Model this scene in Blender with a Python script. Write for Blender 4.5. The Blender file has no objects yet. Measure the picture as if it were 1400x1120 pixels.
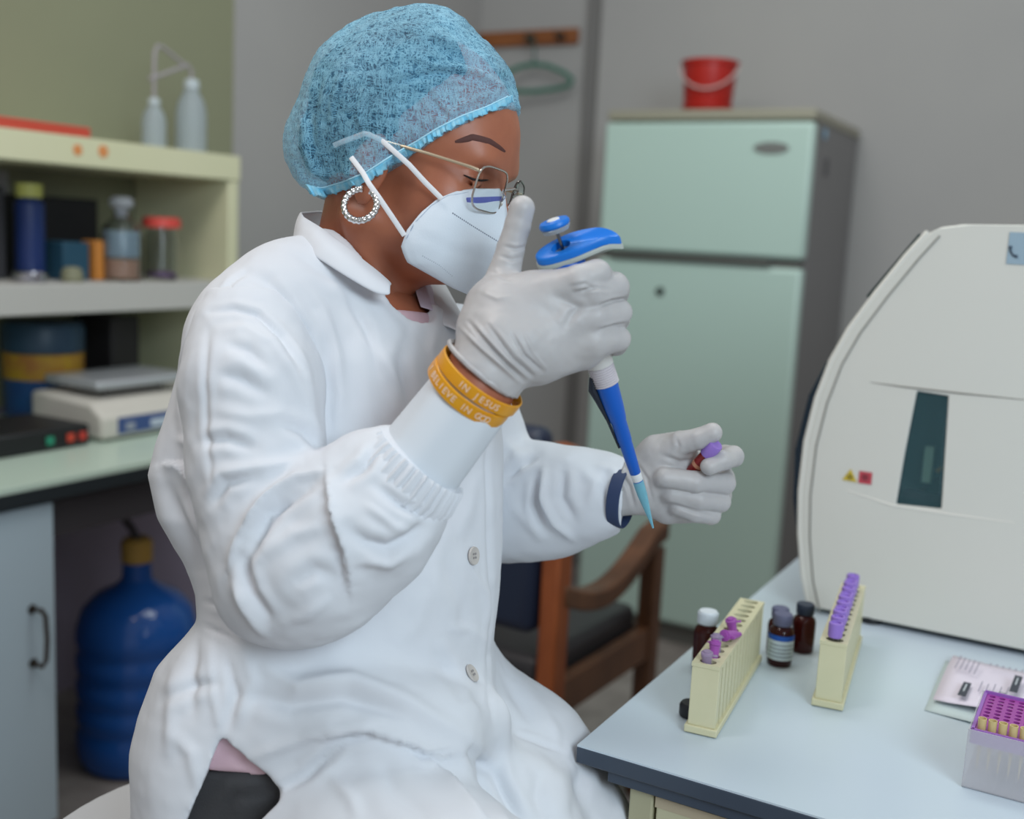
import bpy, math, random
import numpy as np
from mathutils import Vector, Matrix
try:
    import openvdb
except ImportError:
    import pyopenvdb as openvdb
random.seed(7); np.random.seed(7)
SC = bpy.context.scene
COL = SC.collection

# ------------------------------------------------------------------ camera
F = 1500.0                      # focal length in pixels of the 1400 px wide frame
CAM_H = 1.25
pitch, roll, yaw = math.radians(9.0), math.radians(2.9), math.radians(29.2)
fw_h = np.array([-math.sin(yaw), math.cos(yaw), 0.0]); ZUP = np.array([0, 0, 1.0])
FW = fw_h*math.cos(pitch) - ZUP*math.sin(pitch)
_r0 = np.cross(FW, ZUP); _r0 /= np.linalg.norm(_r0); _u0 = np.cross(_r0, FW)
RT = _r0*math.cos(roll) + _u0*math.sin(roll)
UP = -_r0*math.sin(roll) + _u0*math.cos(roll)
CC = np.array([0, 0, CAM_H])
cam = bpy.data.cameras.new('camera'); cam_ob = bpy.data.objects.new('camera', cam); COL.objects.link(cam_ob)
cam.sensor_width = 36.0; cam.lens = F/1400*36.0; cam.clip_start = 0.05
cam_ob.matrix_world = Matrix(((RT[0], UP[0], -FW[0], 0), (RT[1], UP[1], -FW[1], 0), (RT[2], UP[2], -FW[2], CAM_H), (0, 0, 0, 1)))
cam.dof.use_dof = True; cam.dof.focus_distance = 1.04; cam.dof.aperture_fstop = 2.9
SC.camera = cam_ob
SC.view_settings.view_transform = 'Standard'; SC.view_settings.look = 'None'
SC.view_settings.gamma = 1.0; SC.view_settings.use_curve_mapping = False
SC.view_settings.exposure = 0.0

# ------------------------------------------------------------------ light
world = bpy.data.worlds.new('world'); SC.world = world; world.use_nodes = True
wb = world.node_tree.nodes['Background']; wb.inputs[0].default_value = (1.0, 1.0, 1.0, 1); wb.inputs[1].default_value = 0.36
def area(name, loc, target, sx, sy, power, col):
    l = bpy.data.lights.new(name, 'AREA'); l.shape = 'RECTANGLE'; l.size = sx; l.size_y = sy; l.energy = power; l.color = col
    o = bpy.data.objects.new(name, l); COL.objects.link(o); o.location = loc
    d = Vector(target)-Vector(loc); o.rotation_euler = d.to_track_quat('-Z', 'Y').to_euler(); return o
area('window_light', (1.25, -0.25, 2.0), (-0.6, 0.95, 1.1), 1.0, 1.0, 31, (0.74, 0.89, 1.0))
area('overhead_light', (-1.15, 0.35, 2.6), (-0.85, 0.95, 0.9), 0.7, 0.7, 13, (1.0, 0.93, 0.90))
area('overhead_light', (-0.6, 1.7, 2.7), (-1.1, 3.0, 0.7), 1.4, 0.8, 19, (0.92, 1.0, 0.98))  # added back light that brightens the fridge and back wall

# ------------------------------------------------------------------ coordinate helpers
def P(px, py, d):                      # pixel and depth along the view axis -> world point
    return CC + d*(FW + RT*(px-700)/F + UP*(560-py)/F)
def L(px, py, d):                      # the same in the person's own frame (right, away, up)
    return np.array([d*(px-700)/F, d, d*(560-py)/F])
def toW(v):                            # person frame -> world
    v = np.asarray(v, float)
    return CC + v[..., 0:1]*RT + v[..., 1:2]*FW + v[..., 2:3]*UP
def toL(w):
    w = np.asarray(w, float)-CC
    return np.stack([w@RT, w@FW, w@UP], -1)
def onz(px, py, z):
    v = FW + RT*(px-700)/F + UP*(560-py)/F; return CC + (z-CAM_H)/v[2]*v

# ------------------------------------------------------------------ materials
def lin(c):
    c = [x/255 for x in c]
    return tuple((x/12.92 if x <= .04045 else ((x+.055)/1.055)**2.4) for x in c)+(1,)
MATS = {}
def mat(name, col, rough=.5, metal=0, trans=0, ior=1.45, coat=0, spec=.5, noise=None, bump=None, alpha=1, emit=None, sub=0):
    """noise=(scale, amount, colour2), bump=(scale, strength, distance)"""
    if name in MATS: return MATS[name]
    m = bpy.data.materials.new(name); m.use_nodes = True; nt = m.node_tree; b = nt.nodes['Principled BSDF']
    b.inputs['Base Color'].default_value = lin(col); b.inputs['Roughness'].default_value = rough
    b.inputs['Metallic'].default_value = metal; b.inputs['Transmission Weight'].default_value = trans
    b.inputs['IOR'].default_value = ior; b.inputs['Coat Weight'].default_value = coat
    b.inputs['Specular IOR Level'].default_value = spec; b.inputs['Alpha'].default_value = alpha
    if sub:
        b.inputs['Subsurface Weight'].default_value = sub; b.inputs['Subsurface Scale'].default_value = .01
        b.inputs['Subsurface Radius'].default_value = (1, .5, .3)
    if emit:
        b.inputs['Emission Color'].default_value = lin(emit[0]); b.inputs['Emission Strength'].default_value = emit[1]
    tc = nt.nodes.new('ShaderNodeTexCoord')
    if noise:
        n = nt.nodes.new('ShaderNodeTexNoise'); n.inputs['Scale'].default_value = noise[0]; n.inputs['Detail'].default_value = 5
        nt.links.new(tc.outputs['Object'], n.inputs['Vector'])
        mp = nt.nodes.new('ShaderNodeMapRange'); mp.inputs[1].default_value = .35; mp.inputs[2].default_value = .65
        mp.inputs[4].default_value = noise[1]; nt.links.new(n.outputs['Fac'], mp.inputs[0])
        mx = nt.nodes.new('ShaderNodeMix'); mx.data_type = 'RGBA'
        mx.inputs[6].default_value = lin(col); mx.inputs[7].default_value = lin(noise[2])
        nt.links.new(mp.outputs[0], mx.inputs[0]); nt.links.new(mx.outputs[2], b.inputs['Base Color'])
    if bump:
        n = nt.nodes.new('ShaderNodeTexNoise'); n.inputs['Scale'].default_value = bump[0]; n.inputs['Detail'].default_value = 6
        nt.links.new(tc.outputs['Object'], n.inputs['Vector'])
        bp = nt.nodes.new('ShaderNodeBump'); bp.inputs['Strength'].default_value = bump[1]; bp.inputs['Distance'].default_value = bump[2]
        nt.links.new(n.outputs['Fac'], bp.inputs['Height']); nt.links.new(bp.outputs[0], b.inputs['Normal'])
    MATS[name] = m; return m
def wood(name, c1, c2, scale=(1, 1, 14), rough=.45):
    if name in MATS: return MATS[name]
    m = mat(name, c1, rough); nt = m.node_tree; b = nt.nodes['Principled BSDF']
    tc = nt.nodes.new('ShaderNodeTexCoord'); mp = nt.nodes.new('ShaderNodeMapping'); mp.inputs['Scale'].default_value = scale
    n = nt.nodes.new('ShaderNodeTexNoise'); n.inputs['Scale'].default_value = 6; n.inputs['Detail'].default_value = 8
    cr = nt.nodes.new('ShaderNodeValToRGB'); cr.color_ramp.elements[0].position = .3; cr.color_ramp.elements[1].position = .7
    cr.color_ramp.elements[0].color = lin(c1); cr.color_ramp.elements[1].color = lin(c2)
    nt.links.new(tc.outputs['Object'], mp.inputs[0]); nt.links.new(mp.outputs[0], n.inputs['Vector'])
    nt.links.new(n.outputs['Fac'], cr.inputs[0]); nt.links.new(cr.outputs[0], b.inputs['Base Color'])
    return m

# ------------------------------------------------------------------ mesh helpers
def link(name, me, m, parent=None, smooth=False):
    o = bpy.data.objects.new(name, me); COL.objects.link(o)
    if m is not None:
        for k in (m if isinstance(m, (list, tuple)) else [m]): me.materials.append(k)
    if parent is not None: o.parent = parent
    if smooth:
        me.polygons.foreach_set('use_smooth', [True]*len(me.polygons))
    return o
def frame(axis):
    a = np.asarray(axis, float); a = a/np.linalg.norm(a)
    h = np.array([0, 0, 1.]) if abs(a[2]) < .9 else np.array([1., 0, 0])
    u = np.cross(h, a); u /= np.linalg.norm(u); return u, np.cross(a, u), a
class MB:
    def __init__(s): s.v = []; s.f = []
    def add(s, vs, fs):
        b = len(s.v); s.v += [tuple(map(float, p)) for p in vs]; s.f += [tuple(b+i for i in f) for f in fs]; return s
    def box(s, lo, hi, rot=None, org=None):
        x0, y0, z0 = lo; x1, y1, z1 = hi
        vs = np.array([(x0, y0, z0), (x1, y0, z0), (x1, y1, z0), (x0, y1, z0), (x0, y0, z1), (x1, y0, z1), (x1, y1, z1), (x0, y1, z1)], float)
        if rot is not None:
            o = np.array(org if org is not None else (0, 0, 0), float); vs = (vs-o)@np.asarray(rot).T+o
        return s.add(vs, [(0, 3, 2, 1), (4, 5, 6, 7), (0, 1, 5, 4), (1, 2, 6, 5), (2, 3, 7, 6), (3, 0, 4, 7)])
    def lathe(s, prof, org=(0, 0, 0), axis=(0, 0, 1), n=32, closed=False):
        u, v, a = frame(axis); o = np.asarray(org, float); vs = []; fs = []
        for r, h in prof:
            for k in range(n):
                t = 2*math.pi*k/n; vs.append(o+a*h+(u*math.cos(t)+v*math.sin(t))*r)
        m = len(prof)
        for i in range(m-1 if not closed else m):
            j = (i+1) % m
            for k in range(n):
                fs.append((i*n+k, i*n+(k+1) % n, j*n+(k+1) % n, j*n+k))
        if not closed:
            if prof[0][0] > 1e-6: fs.append(tuple(range(n-1, -1, -1)))
            if prof[-1][0] > 1e-6: fs.append(tuple((m-1)*n+k for k in range(n)))
        return s.add(vs, fs)
    def cyl(s, p0, p1, r0, r1=None, n=20):
        p0 = np.asarray(p0, float); p1 = np.asarray(p1, float); r1 = r0 if r1 is None else r1
        h = np.linalg.norm(p1-p0); return s.lathe([(r0, 0), (r1, h)], p0, p1-p0, n)
    def tube(s, pts, r, n=10, closed=False, flat=None, nrm=None):
        pts = [np.asarray(p, float) for p in pts]; m = len(pts); rs = r if hasattr(r, '__len__') else [r]*m
        vs = []; fs = []; pu = None
        for i, p in enumerate(pts):
            q0 = pts[(i-1) % m] if (closed or i > 0) else pts[i]; q1 = pts[(i+1) % m] if (closed or i < m-1) else pts[i]
            t = q1-q0; t /= (np.linalg.norm(t)+1e-12)
            if nrm is not None: u = np.asarray(nrm(p), float)
            elif pu is None: u = frame(t)[0]
            else: u = pu
            u = u-t*(u@t); u /= np.linalg.norm(u); pu = u; w = np.cross(t, u)
            a, b = (rs[i], rs[i]) if flat is None else (rs[i], flat)
            for k in range(n):
                th = 2*math.pi*k/n; vs.append(p+u*math.cos(th)*b+w*math.sin(th)*a)
        for i in range(m if closed else m-1):
            j = (i+1) % m
            for k in range(n): fs.append((i*n+k, i*n+(k+1) % n, j*n+(k+1) % n, j*n+k))
        if not closed:
            fs.append(tuple(range(n-1, -1, -1))); fs.append(tuple((m-1)*n+k for k in range(n)))
        return s.add(vs, fs)
    def prism(s, poly, f0, f1):
        """poly of 2-D points; f0, f1 map (a, b) to 3-D for the two caps"""
        n = len(poly); vs = [f0(*p) for p in poly]+[f1(*p) for p in poly]
        fs = [tuple(range(n-1, -1, -1)), tuple(range(n, 2*n))]+[(i, (i+1) % n, n+(i+1) % n, n+i) for i in range(n)]
        return s.add(vs, fs)
    def build(s, name, m, parent=None, smooth=True, bevel=0, seg=2, org=None, angle=35):
        me = bpy.data.meshes.new(name)
        v = np.array(s.v)
        if org is not None: v = v-np.asarray(org)
        me.from_pydata([tuple(p) for p in v], [], s.f)
        import bmesh
        bm = bmesh.new(); bm.from_mesh(me); bmesh.ops.recalc_face_normals(bm, faces=bm.faces); bm.to_mesh(me); bm.free()
        o = link(name, me, m, parent)
        if org is not None: o.location = org
        if bevel:
            b = o.modifiers.new('bevel', 'BEVEL'); b.width = bevel; b.segments = seg; b.limit_method = 'ANGLE'; b.angle_limit = math.radians(30)
        if smooth:
            me.polygons.foreach_set('use_smooth', [True]*len(me.polygons))
            try: me.set_sharp_from_angle(angle=math.radians(angle))
            except Exception: pass
        return o
def tag(o, label=None, cat=None, group=None, kind=None):
    if label: o['label'] = label
    if cat: o['category'] = cat
    if group: o['group'] = group
    if kind: o['kind'] = kind
    return o
def empty(name, loc, label, cat, group=None, rz=0):
    o = bpy.data.objects.new(name, None); COL.objects.link(o); o.location = loc; o.rotation_euler = (0, 0, rz)
    o.empty_display_size = .05
    return tag(o, label, cat, group)
def put(parent, o):                      # parent keeping world placement (geometry baked in world space)
    o.parent = parent; o.matrix_parent_inverse = Matrix.Translation(-Vector(parent.location)); return o
def text(body, size, org, xdir, ydir, m, parent=None, name='lettering', depth=.0002, align='CENTER'):
    c = bpy.data.curves.new(name, 'FONT'); c.body = body; c.size = size; c.extrude = depth; c.align_x = align; c.align_y = 'CENTER'
    t = bpy.data.objects.new(name, c); COL.objects.link(t); bpy.context.view_layer.update()
    me = bpy.data.meshes.new_from_object(t.evaluated_get(bpy.context.evaluated_depsgraph_get())); bpy.data.objects.remove(t)
    me.name = name; me.materials.clear(); me.materials.append(m)
    o = bpy.data.objects.new(name, me); COL.objects.link(o)
    x = Vector(xdir).normalized(); y = Vector(ydir); y = (y-x*y.dot(x)).normalized(); z = x.cross(y)
    M = Matrix(((x[0], y[0], z[0], org[0]), (x[1], y[1], z[1], org[1]), (x[2], y[2], z[2], org[2]), (0, 0, 0, 1)))
    if parent is not None:
        o.parent = parent; o.matrix_parent_inverse = Matrix.Translation(-Vector(parent.location))
    o.matrix_basis = M
    return o
def copy_tree(o, parent=None):
    c = o.copy(); COL.objects.link(c)
    if parent is not None: c.parent = parent; c.matrix_parent_inverse = o.matrix_parent_inverse.copy()
    for ch in list(o.children): copy_tree(ch, c)
    return c
def struct(name, mb, m, **k):
    return tag(mb.build(name, m, **k), kind='structure')

WHITE_PL = mat('white_plastic', (205, 205, 200), .4)
BLACK_PL = mat('black_plastic', (28, 29, 32), .45)

# ================================================================== THE ROOM
m_wall = mat('grey_wall_paint', (168, 166, 164), .7, noise=(2.2, .5, (160, 158, 158)), bump=(90, .15, .002))
m_olive = mat('olive_wall_tone', (140, 142, 116), .7, noise=(2, .5, (132, 134, 110)), bump=(90, .15, .002))  # olive base for the near stretch of the left wall
m_mauve = mat('mauve_lower_wall_shade', (150, 138, 156), .7, noise=(2, .5, (140, 130, 148)))  # mauve puts the low light under the worktop into the wall colour
m_trim = mat('grey_trim_paint', (120, 118, 117), .5)
WY, WX = 3.78, -2.34
struct('floor', MB().box((WX-.3, -1.2, -.05), (2.6, WY+.3, 0)), mat('floor_terrazzo', (150, 142, 138), .35, noise=(14, .8, (126, 118, 114))), smooth=False)
struct('wall_back', MB().box((WX-.3, WY, 0), (-1.80, WY+.15, 2.9)), m_wall, smooth=False)
struct('wall_back_right', MB().box((-1.80, WY-.05, 0), (2.6, WY+.15, 2.9)), m_wall, bevel=.006)
struct('trim_1', MB().box((-1.865, WY-.028, 0), (-1.80, WY+.02, 2.9)), m_trim, bevel=.004)
struct('wall_left', MB().box((WX-.15, -1.2, .78), (WX, 2.44, 2.9)), m_olive, smooth=False)
struct('wall_left_lower', MB().box((WX-.15, -1.2, 0), (WX-.005, 2.44, .78)), m_mauve, smooth=False)
struct('wall_left_far', MB().box((WX-.15, 2.44, 0), (WX+.004, WY, 2.9)), m_wall, smooth=False)
struct('baseboard_back', MB().box((-1.80, WY-.064, 0), (2.6, WY-.05, .09)), m_trim, bevel=.003)

# coat rail with a plastic hanger
m_orange = wood('varnished_rail_wood', (150, 92, 50), (118, 66, 34), (1, 8, 8))
cr = empty('coat_rail', (-2.2, WY, 1.99), 'orange-brown wooden coat rail fixed high on the grey back wall', 'coat rail')
put(cr, MB().box((-2.9, WY-.022, 1.962), (-1.905, WY-.001, 2.018)).build('board', m_orange, bevel=.004))
for x in (-2.82, -2.56, -2.33, -2.095, -1.97):
    put(cr, MB().tube([(x, WY-.02, 1.985), (x, WY-.05, 1.975), (x, WY-.066, 1.985), (x, WY-.07, 2.0)], .005, 8).lathe([(.016, 0), (.016, .004)], (x, WY-.026, 1.987), (0, 1, 0), 16).build('hook', mat('dark_steel', (60, 66, 64), .35, .8)))
m_green = mat('green_hanger_plastic', (36, 112, 92), .35)
hg = empty('clothes_hanger', (-2.095, WY-.066, 1.98), 'green plastic clothes hanger hanging from the wooden coat rail', 'hanger')
hx, hy, hz = -2.055, WY-.07, 1.885
put(hg, MB().tube([(-2.095+.0, hy, 1.965), (-2.085, hy, 1.985), (-2.062, hy, 1.978), (-2.055, hy, 1.955), (hx, hy, hz+.03), (hx, hy, hz)], .004, 8).build('hook', mat('dark_green_wire', (50, 84, 78), .35, .3)))
put(hg, MB().tube([(hx, hy, hz), (hx-.05, hy-.02, hz-.012), (hx-.12, hy-.05, hz-.05), (hx-.155, hy-.07, hz-.085), (hx-.15, hy-.07, hz-.1), (hx-.1, hy-.05, hz-.102), (hx, hy, hz-.1),
                    (hx+.1, hy, hz-.092), (hx+.155, hy, hz-.08), (hx+.165, hy, hz-.06), (hx+.13, hy, hz-.035), (hx+.06, hy, hz-.008)], .0085, 10, closed=True).build('shoulder_bar', m_green))

# ------------------------------------------------------------------ fridge
m_fr = mat('fridge_enamel', (180, 203, 194), .32, noise=(1.5, .35, (172, 196, 188)))
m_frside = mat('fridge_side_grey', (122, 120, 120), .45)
m_gasket = mat('fridge_gasket', (96, 96, 92), .6)
x0, x1, y0, y1 = -1.48, -.838, 3.145, 3.71
fr = empty('refrigerator', ((x0+x1)/2, (y0+y1)/2, 0), 'tall pale green-white two door refrigerator against the back wall', 'refrigerator')
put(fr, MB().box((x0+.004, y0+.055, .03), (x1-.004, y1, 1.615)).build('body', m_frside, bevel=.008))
put(fr, MB().box((x0, y0+.01, 1.612), (x1, y1, 1.645)).build('top_panel', mat('fridge_top_edge', (150, 146, 130), .4), bevel=.008))
d1 = put(fr, MB().box((x0, y0, 1.222), (x1, y0+.05, 1.607)).build('freezer_door', m_fr, bevel=.012, seg=3))
d2 = put(fr, MB().box((x0, y0, .07), (x1, y0+.05, 1.196)).build('fridge_door', m_fr, bevel=.012, seg=3))
put(fr, MB().box((x0+.01, y0+.02, 1.19), (x1-.01, y0+.06, 1.23)).build('gasket', m_gasket, bevel=.003))
g = MB().box((x0+.05, y0-.012, 1.199), (x1-.09, y0+.008, 1.215)).build('handle_rail', mat('handle_grey', (92, 94, 90), .4), bevel=.004); g.parent = d2
g = MB().lathe([(.013, 0), (.013, .006), (.004, .007)], (-1.262, y0+.001, 1.105), (0, -1, 0), 20).build('key_lock', mat('dark_steel', (60, 66, 64), .35, .8)); g.parent = d2
g = MB().lathe([(.04, 0), (.038, .003)], (0, 0, 0), (0, 1, 0), 28)
bv = np.array(g.v); bv = bv*np.array([1.3, 1, .42])+np.array([-.955, y0-.003, 1.533]); g.v = [tuple(p) for p in bv]
bd = g.build('badge', mat('badge_grey', (126, 128, 126), .35, .5)); bd.parent = d1
put(fr, MB().box((x0+.02, y0+.03, 0), (x1-.02, y1-.03, .072)).build('plinth', m_gasket))
g = MB().lathe([(.017, 0), (.017, .001)], (x1, 3.27, 1.585), (1, 0, 0), 20).build('sticker', mat('blue_sticker', (150, 190, 215), .5)); put(fr, g)
put(fr, MB().box((x1-.004, 3.31, 1.47), (x1+.0005, 3.34, 1.52)).build('hinge_mark', mat('grey_mark', (88, 86, 88), .6)))
# bucket
bx, by = -1.235, 3.36
bk = empty('bucket', (bx, by, 1.645), 'red plastic bucket with a pale handle on top of the refrigerator', 'bucket')
m_red = mat('red_bucket_plastic', (176, 34, 26), .35, noise=(8, .4, (150, 26, 22)))
put(bk, MB().lathe([(.0, .002), (.068, 0), (.072, .006), (.083, .15), (.088, .152), (.09, .165), (.086, .167), (.08, .158), (.07, .01), (0, .008)], (bx, by, 1.646), n=40).build('pail', m_red))
put(bk, MB().lathe([(.0745, .0), (.078, .003), (.0795, .012), (.0765, .014)], (bx, by, 1.665), n=40).build('rib', m_red))
th = np.linspace(-2.75, .05, 22); hp = [(bx+.092*math.cos(t), by+.092*math.sin(t), 1.797-.085*math.sin((i)/21*math.pi)*.9) for i, t in enumerate(th)]
put(bk, MB().tube(hp, .0035, 8).build('handle', mat('pale_handle', (196, 170, 166), .4)))

# ------------------------------------------------------------------ wooden armchair
m_cw = wood('chair_wood', (158, 84, 44), (120, 60, 30), (3, 3, 1))
m_cw2 = wood('chair_rail_wood', (112, 74, 50), (86, 56, 38), (3, 3, 1))
m_cush = mat('charcoal_vinyl', (62, 60, 62), .42, noise=(12, .5, (52, 50, 54)))
m_navy = mat('navy_vinyl', (34, 42, 62), .4)
B = P(766, 700, 2.05)[:2]; Fp = P(890, 800, 2.45)[:2]
fd = Fp-B; dl = np.linalg.norm(fd); fd = fd/dl; sd = np.array([-fd[1], fd[0]])
def ch(a, b, z): q = B+fd*a+sd*b; return np.array([q[0], q[1], z])
Rc = np.array([[fd[0], sd[0], 0], [fd[1], sd[1], 0], [0, 0, 1]])
def cbox(a0, a1, b0, b1, z0, z1):
    mb = MB(); mb.box((a0, b0, z0), (a1, b1, z1)); v = np.array(mb.v)@Rc.T+np.array([B[0], B[1], 0]); mb.v = [tuple(p) for p in v]; return mb
cc = ch(dl/2, .24, 0)
chair = empty('armchair', tuple(cc), 'brown wooden armchair with charcoal vinyl seat in front of the refrigerator', 'chair')
W_ = .50
for b in (0, W_):
    put(chair, cbox(-.026, .026, b-.02, b+.02, 0, .84).build('back_leg', m_cw, bevel=.006))
    put(chair, MB().lathe([(.012, 0), (.03, .006), (.034, .018), (.028, .032), (.01, .038), (0, .039)], ch(0, b, .838), n=20).build('post_knob', m_cw))
    put(chair, cbox(dl-.024, dl+.024, b-.02, b+.02, 0, .585).build('front_leg', m_cw2, bevel=.006))
    pts = []
    for t in np.linspace(0, 1, 15):
        z = .565-.055*math.sin(math.pi*min(t*1.15, 1))+.035*t**2
        pts.append(ch(.0+t*(dl+.03), b, z))
    mb = MB(); n = len(pts)
    for p in pts: pass
    vs = []
    for p in pts:
        for (db, dz) in ((-.024, .0), (.024, .0), (.024, .042), (-.024, .042)):
            vs.append(p+np.array([sd[0]*db, sd[1]*db, dz]))
    fs = [(3, 2, 1, 0), tuple((n-1)*4+k for k in range(4))]+[(i*4+k, i*4+(k+1) % 4, i*4+4+(k+1) % 4, i*4+4+k) for i in range(n-1) for k in range(4)]
    put(chair, mb.add(vs, fs).build('armrest', m_cw2, bevel=.006))
    put(chair, cbox(.0, dl, b-.014, b+.014, .33, .405).build('side_rail', m_cw2, bevel=.004))
    put(chair, cbox(.0, dl, b-.012, b+.012, .14, .175).build('stretcher', m_cw2, bevel=.004))
put(chair, cbox(dl-.014, dl+.014, 0, W_, .33, .40).build('front_rail', m_cw2, bevel=.004))
put(chair, cbox(-.014, .014, 0, W_, .33, .40).build('back_rail', m_cw2, bevel=.004))
put(chair, cbox(-.01, dl-.01, .024, W_-.024, .36, .45).build('seat_cushion', m_cush, bevel=.022, seg=4))
put(chair, cbox(-.035, .03, .03, W_-.03, .50, .90).build('back_cushion', m_navy, bevel=.026, seg=4))

# ------------------------------------------------------------------ left bench, cupboard and shelf
BX = -1.69; BZ = .765
m_lam = mat('mint_laminate', (196, 214, 200), .3, noise=(3, .4, (188, 208, 196)))
m_edge = mat('dark_edge_band', (40, 46, 50), .4)
wt = empty('side_worktop', (-2.0, 1.2, BZ), 'pale mint worktop with a dark edge along the left wall', 'worktop')
put(wt, MB().box((WX+.0, -.2, BZ-.012), (BX+.001, 2.15, BZ)).build('laminate_top', m_lam, bevel=.001))
put(wt, MB().box((WX+.0, -.2, BZ-.04), (BX, 2.148, BZ-.0122)).build('edge_band', m_edge, bevel=.002))
put(wt, MB().box((WX+.01, 1.32, BZ-.12), (BX-.03, 2.12, BZ-.04)).build('apron', mat('dark_apron', (62, 58, 62), .6)))
put(wt, MB().box((BX-.07, 2.08, 0), (BX-.03, 2.12, BZ-.12)).build('leg', mat('dark_apron', (62, 58, 62), .6)))
cbm = mat('pale_blue_cupboard', (180, 197, 208), .45, noise=(2, .4, (172, 190, 202)))
cb = empty('base_cupboard', (-2.0, .8, 0), 'pale blue-grey cupboard under the left worktop with a wire handle', 'cupboard')
put(cb, MB().box((WX+.02, .25, .08), (BX-.035, 1.32, BZ-.04)).build('carcass', cbm, bevel=.003))
put(cb, MB().box((WX+.06, .28, 0), (BX-.08, 1.30, .08)).build('plinth', m_edge))
for (a, b) in ((.255, .785), (.79, 1.318)):
    dr = put(cb, MB().box((BX-.035, a, .085), (BX-.012, b, BZ-.046)).build('door', cbm, bevel=.003))
    if b > 1:
        mm = mat('tarnished_steel', (86, 78, 72), .35, .9)
        hh = MB().tube([(BX-.012, 1.268, .525), (BX+.012, 1.27, .527), (BX+.017, 1.275, .515), (BX+.018, 1.277, .47), (BX+.017, 1.275, .43), (BX+.012, 1.27, .418), (BX-.012, 1.268, .42)], .0045, 8).lathe([(.009, 0), (.009, .003)], (BX-.013, 1.268, .525), (1, 0, 0), 14).lathe([(.009, 0), (.009, .003)], (BX-.013, 1.268, .42), (1, 0, 0), 14)
        h = hh.build('handle', mm); h.parent = dr; h.matrix_parent_inverse = Matrix.Identity(4)

m_cream = mat('cream_shelf_paint', (212, 210, 178), .45, noise=(3, .5, (204, 204, 168)))
m_shgrey = mat('grey_shelf_lip', (190, 188, 184), .45)
SX = -2.0
sh = empty('wall_shelf', (-2.17, 1.2, 1.05), 'cream painted open shelf unit on the left wall above the worktop', 'shelf')
put(sh, MB().box((WX, -.2, 1.35), (SX, 2.115, 1.412)).build('top_board', m_cream, bevel=.003))
put(sh, MB().box((WX, -.2, 1.035), (SX+.004, 2.09, 1.10)).build('middle_board', m_shgrey, bevel=.003))
put(sh, MB().box((WX, 2.078, .766), (SX-.003, 2.112, 1.35)).build('end_panel', m_cream, bevel=.003))
put(sh, MB().box((WX, -.2, .766), (SX-.003, -.165, 1.35)).build('end_panel', m_cream, bevel=.003))
so = mat('orange_sticker', (214, 140, 84), .5)
for (px, py, r) in ((106, 205, .012), (141, 207, .0135)):
    q = None
    v = FW+RT*(px-700)/F+UP*(560-py)/F; q = CC+(SX+.0-CC[0])/v[0]*v
    put(sh, MB().lathe([(r, 0), (r*.95, .001)], (SX+.0005, q[1], q[2]), (1, 0, 0), 18).build('sticker', so))
put(sh, MB().box((WX+.0005, 1.60, 1.285), (WX+.002, 1.70, 1.34)).build('paper_note', mat('grey_paper', (170, 168, 170), .7), smooth=False))
red = MB().box((SX-.20, .9, 1.413), (SX-.008, 1.665, 1.426)).box((SX-.20, .9, 1.426), (SX-.19, 1.665, 1.44)).box((SX-.016, .9, 1.426), (SX-.008, 1.665, 1.434)).build('tray', mat('coral_red_plastic', (208, 84, 66), .4), bevel=.003)
tag(red, 'flat coral-red tray lying on the shelf top at far left', 'tray')

m_ldpe = mat('milky_bottle_plastic', (196, 206, 212), .3, trans=.55, ior=1.2, sub=0)
def onx(px, py, x): v = FW+RT*(px-700)/F+UP*(560-py)/F; return CC+(x-CC[0])/v[0]*v
def wash_bottle(y, h, r, label, tube):
    e = empty('wash_bottle', (SX-.1, y, 1.413), label, 'bottle', 'wash bottles on the shelf top')
    x = SX-.1
    put(e, MB().lathe([(0, 0), (r*.95, 0), (r, .008), (r, h*.55), (r*.85, h*.70), (r*.45, h*.86), (r*.42, h*.9)], (x, y, 1.413), n=28).build('body', m_ldpe))
    put(e, MB().lathe([(r*.5, h*.87), (r*.52, h*.88), (r*.5, h*.99), (r*.3, h*1.01), (0, h*1.015)], (x, y, 1.413), n=24).build('cap', mat('milky_cap', (190, 200, 205), .4)))
    put(e, MB().tube([(x+a, y+b, 1.413+c) for a, b, c in tube], .0045, 8).build('spout', mat('milky_tube', (158, 152, 156), .35)))
wash_bottle(1.925, .118, .028, 'shorter milky wash bottle on the shelf top, nearer the coral tray', [(0, 0, .11), (0, .0, .17), (0, .002, .225), (0, .012, .243), (0, .03, .24), (0, .07, .222), (0, .105, .208)])
wash_bottle(2.045, .178, .037, 'taller milky wash bottle at the right end of the shelf top', [(0, 0, .17), (0, 0, .2), (0, -.012, .212), (0, -.05, .196), (0, -.10, .175), (0, -.135, .162)])

# things on the middle shelf
m_glass = mat('clear_glass', (235, 238, 240), .05, trans=1, ior=1.3)
zM = 1.101
def thing_lathe(name, label, cat, x, y, z, parts, group=None):
    e = empty(name, (x, y, z), label, cat, group)
    for (pn, prof, m) in parts: put(e, MB().lathe(prof, (x, y, z), n=28).build(pn, m))
    return e
thing_lathe('storage_bottle', 'tall dark blue bottle with a yellow-green cap on the middle shelf', 'bottle', -2.13, 1.60, zM,
    [('body', [(0, 0), (.03, 0), (.031, .01), (.031, .165), (.02, .18)], mat('dark_blue_plastic', (28, 48, 100), .35)), ('cap', [(.026, .178), (.028, .18), (.028, .208), (0, .21)], mat('yellow_green_cap', (176, 176, 96), .5))])
e = MB().box((-2.33, 1.62, zM), (-2.22, 1.86, zM+.185)).build('black_case', mat('matte_black_board', (30, 30, 33), .7), bevel=.004)
tag(e, 'matte black box at the back of the middle shelf behind the jars', 'box')
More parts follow.
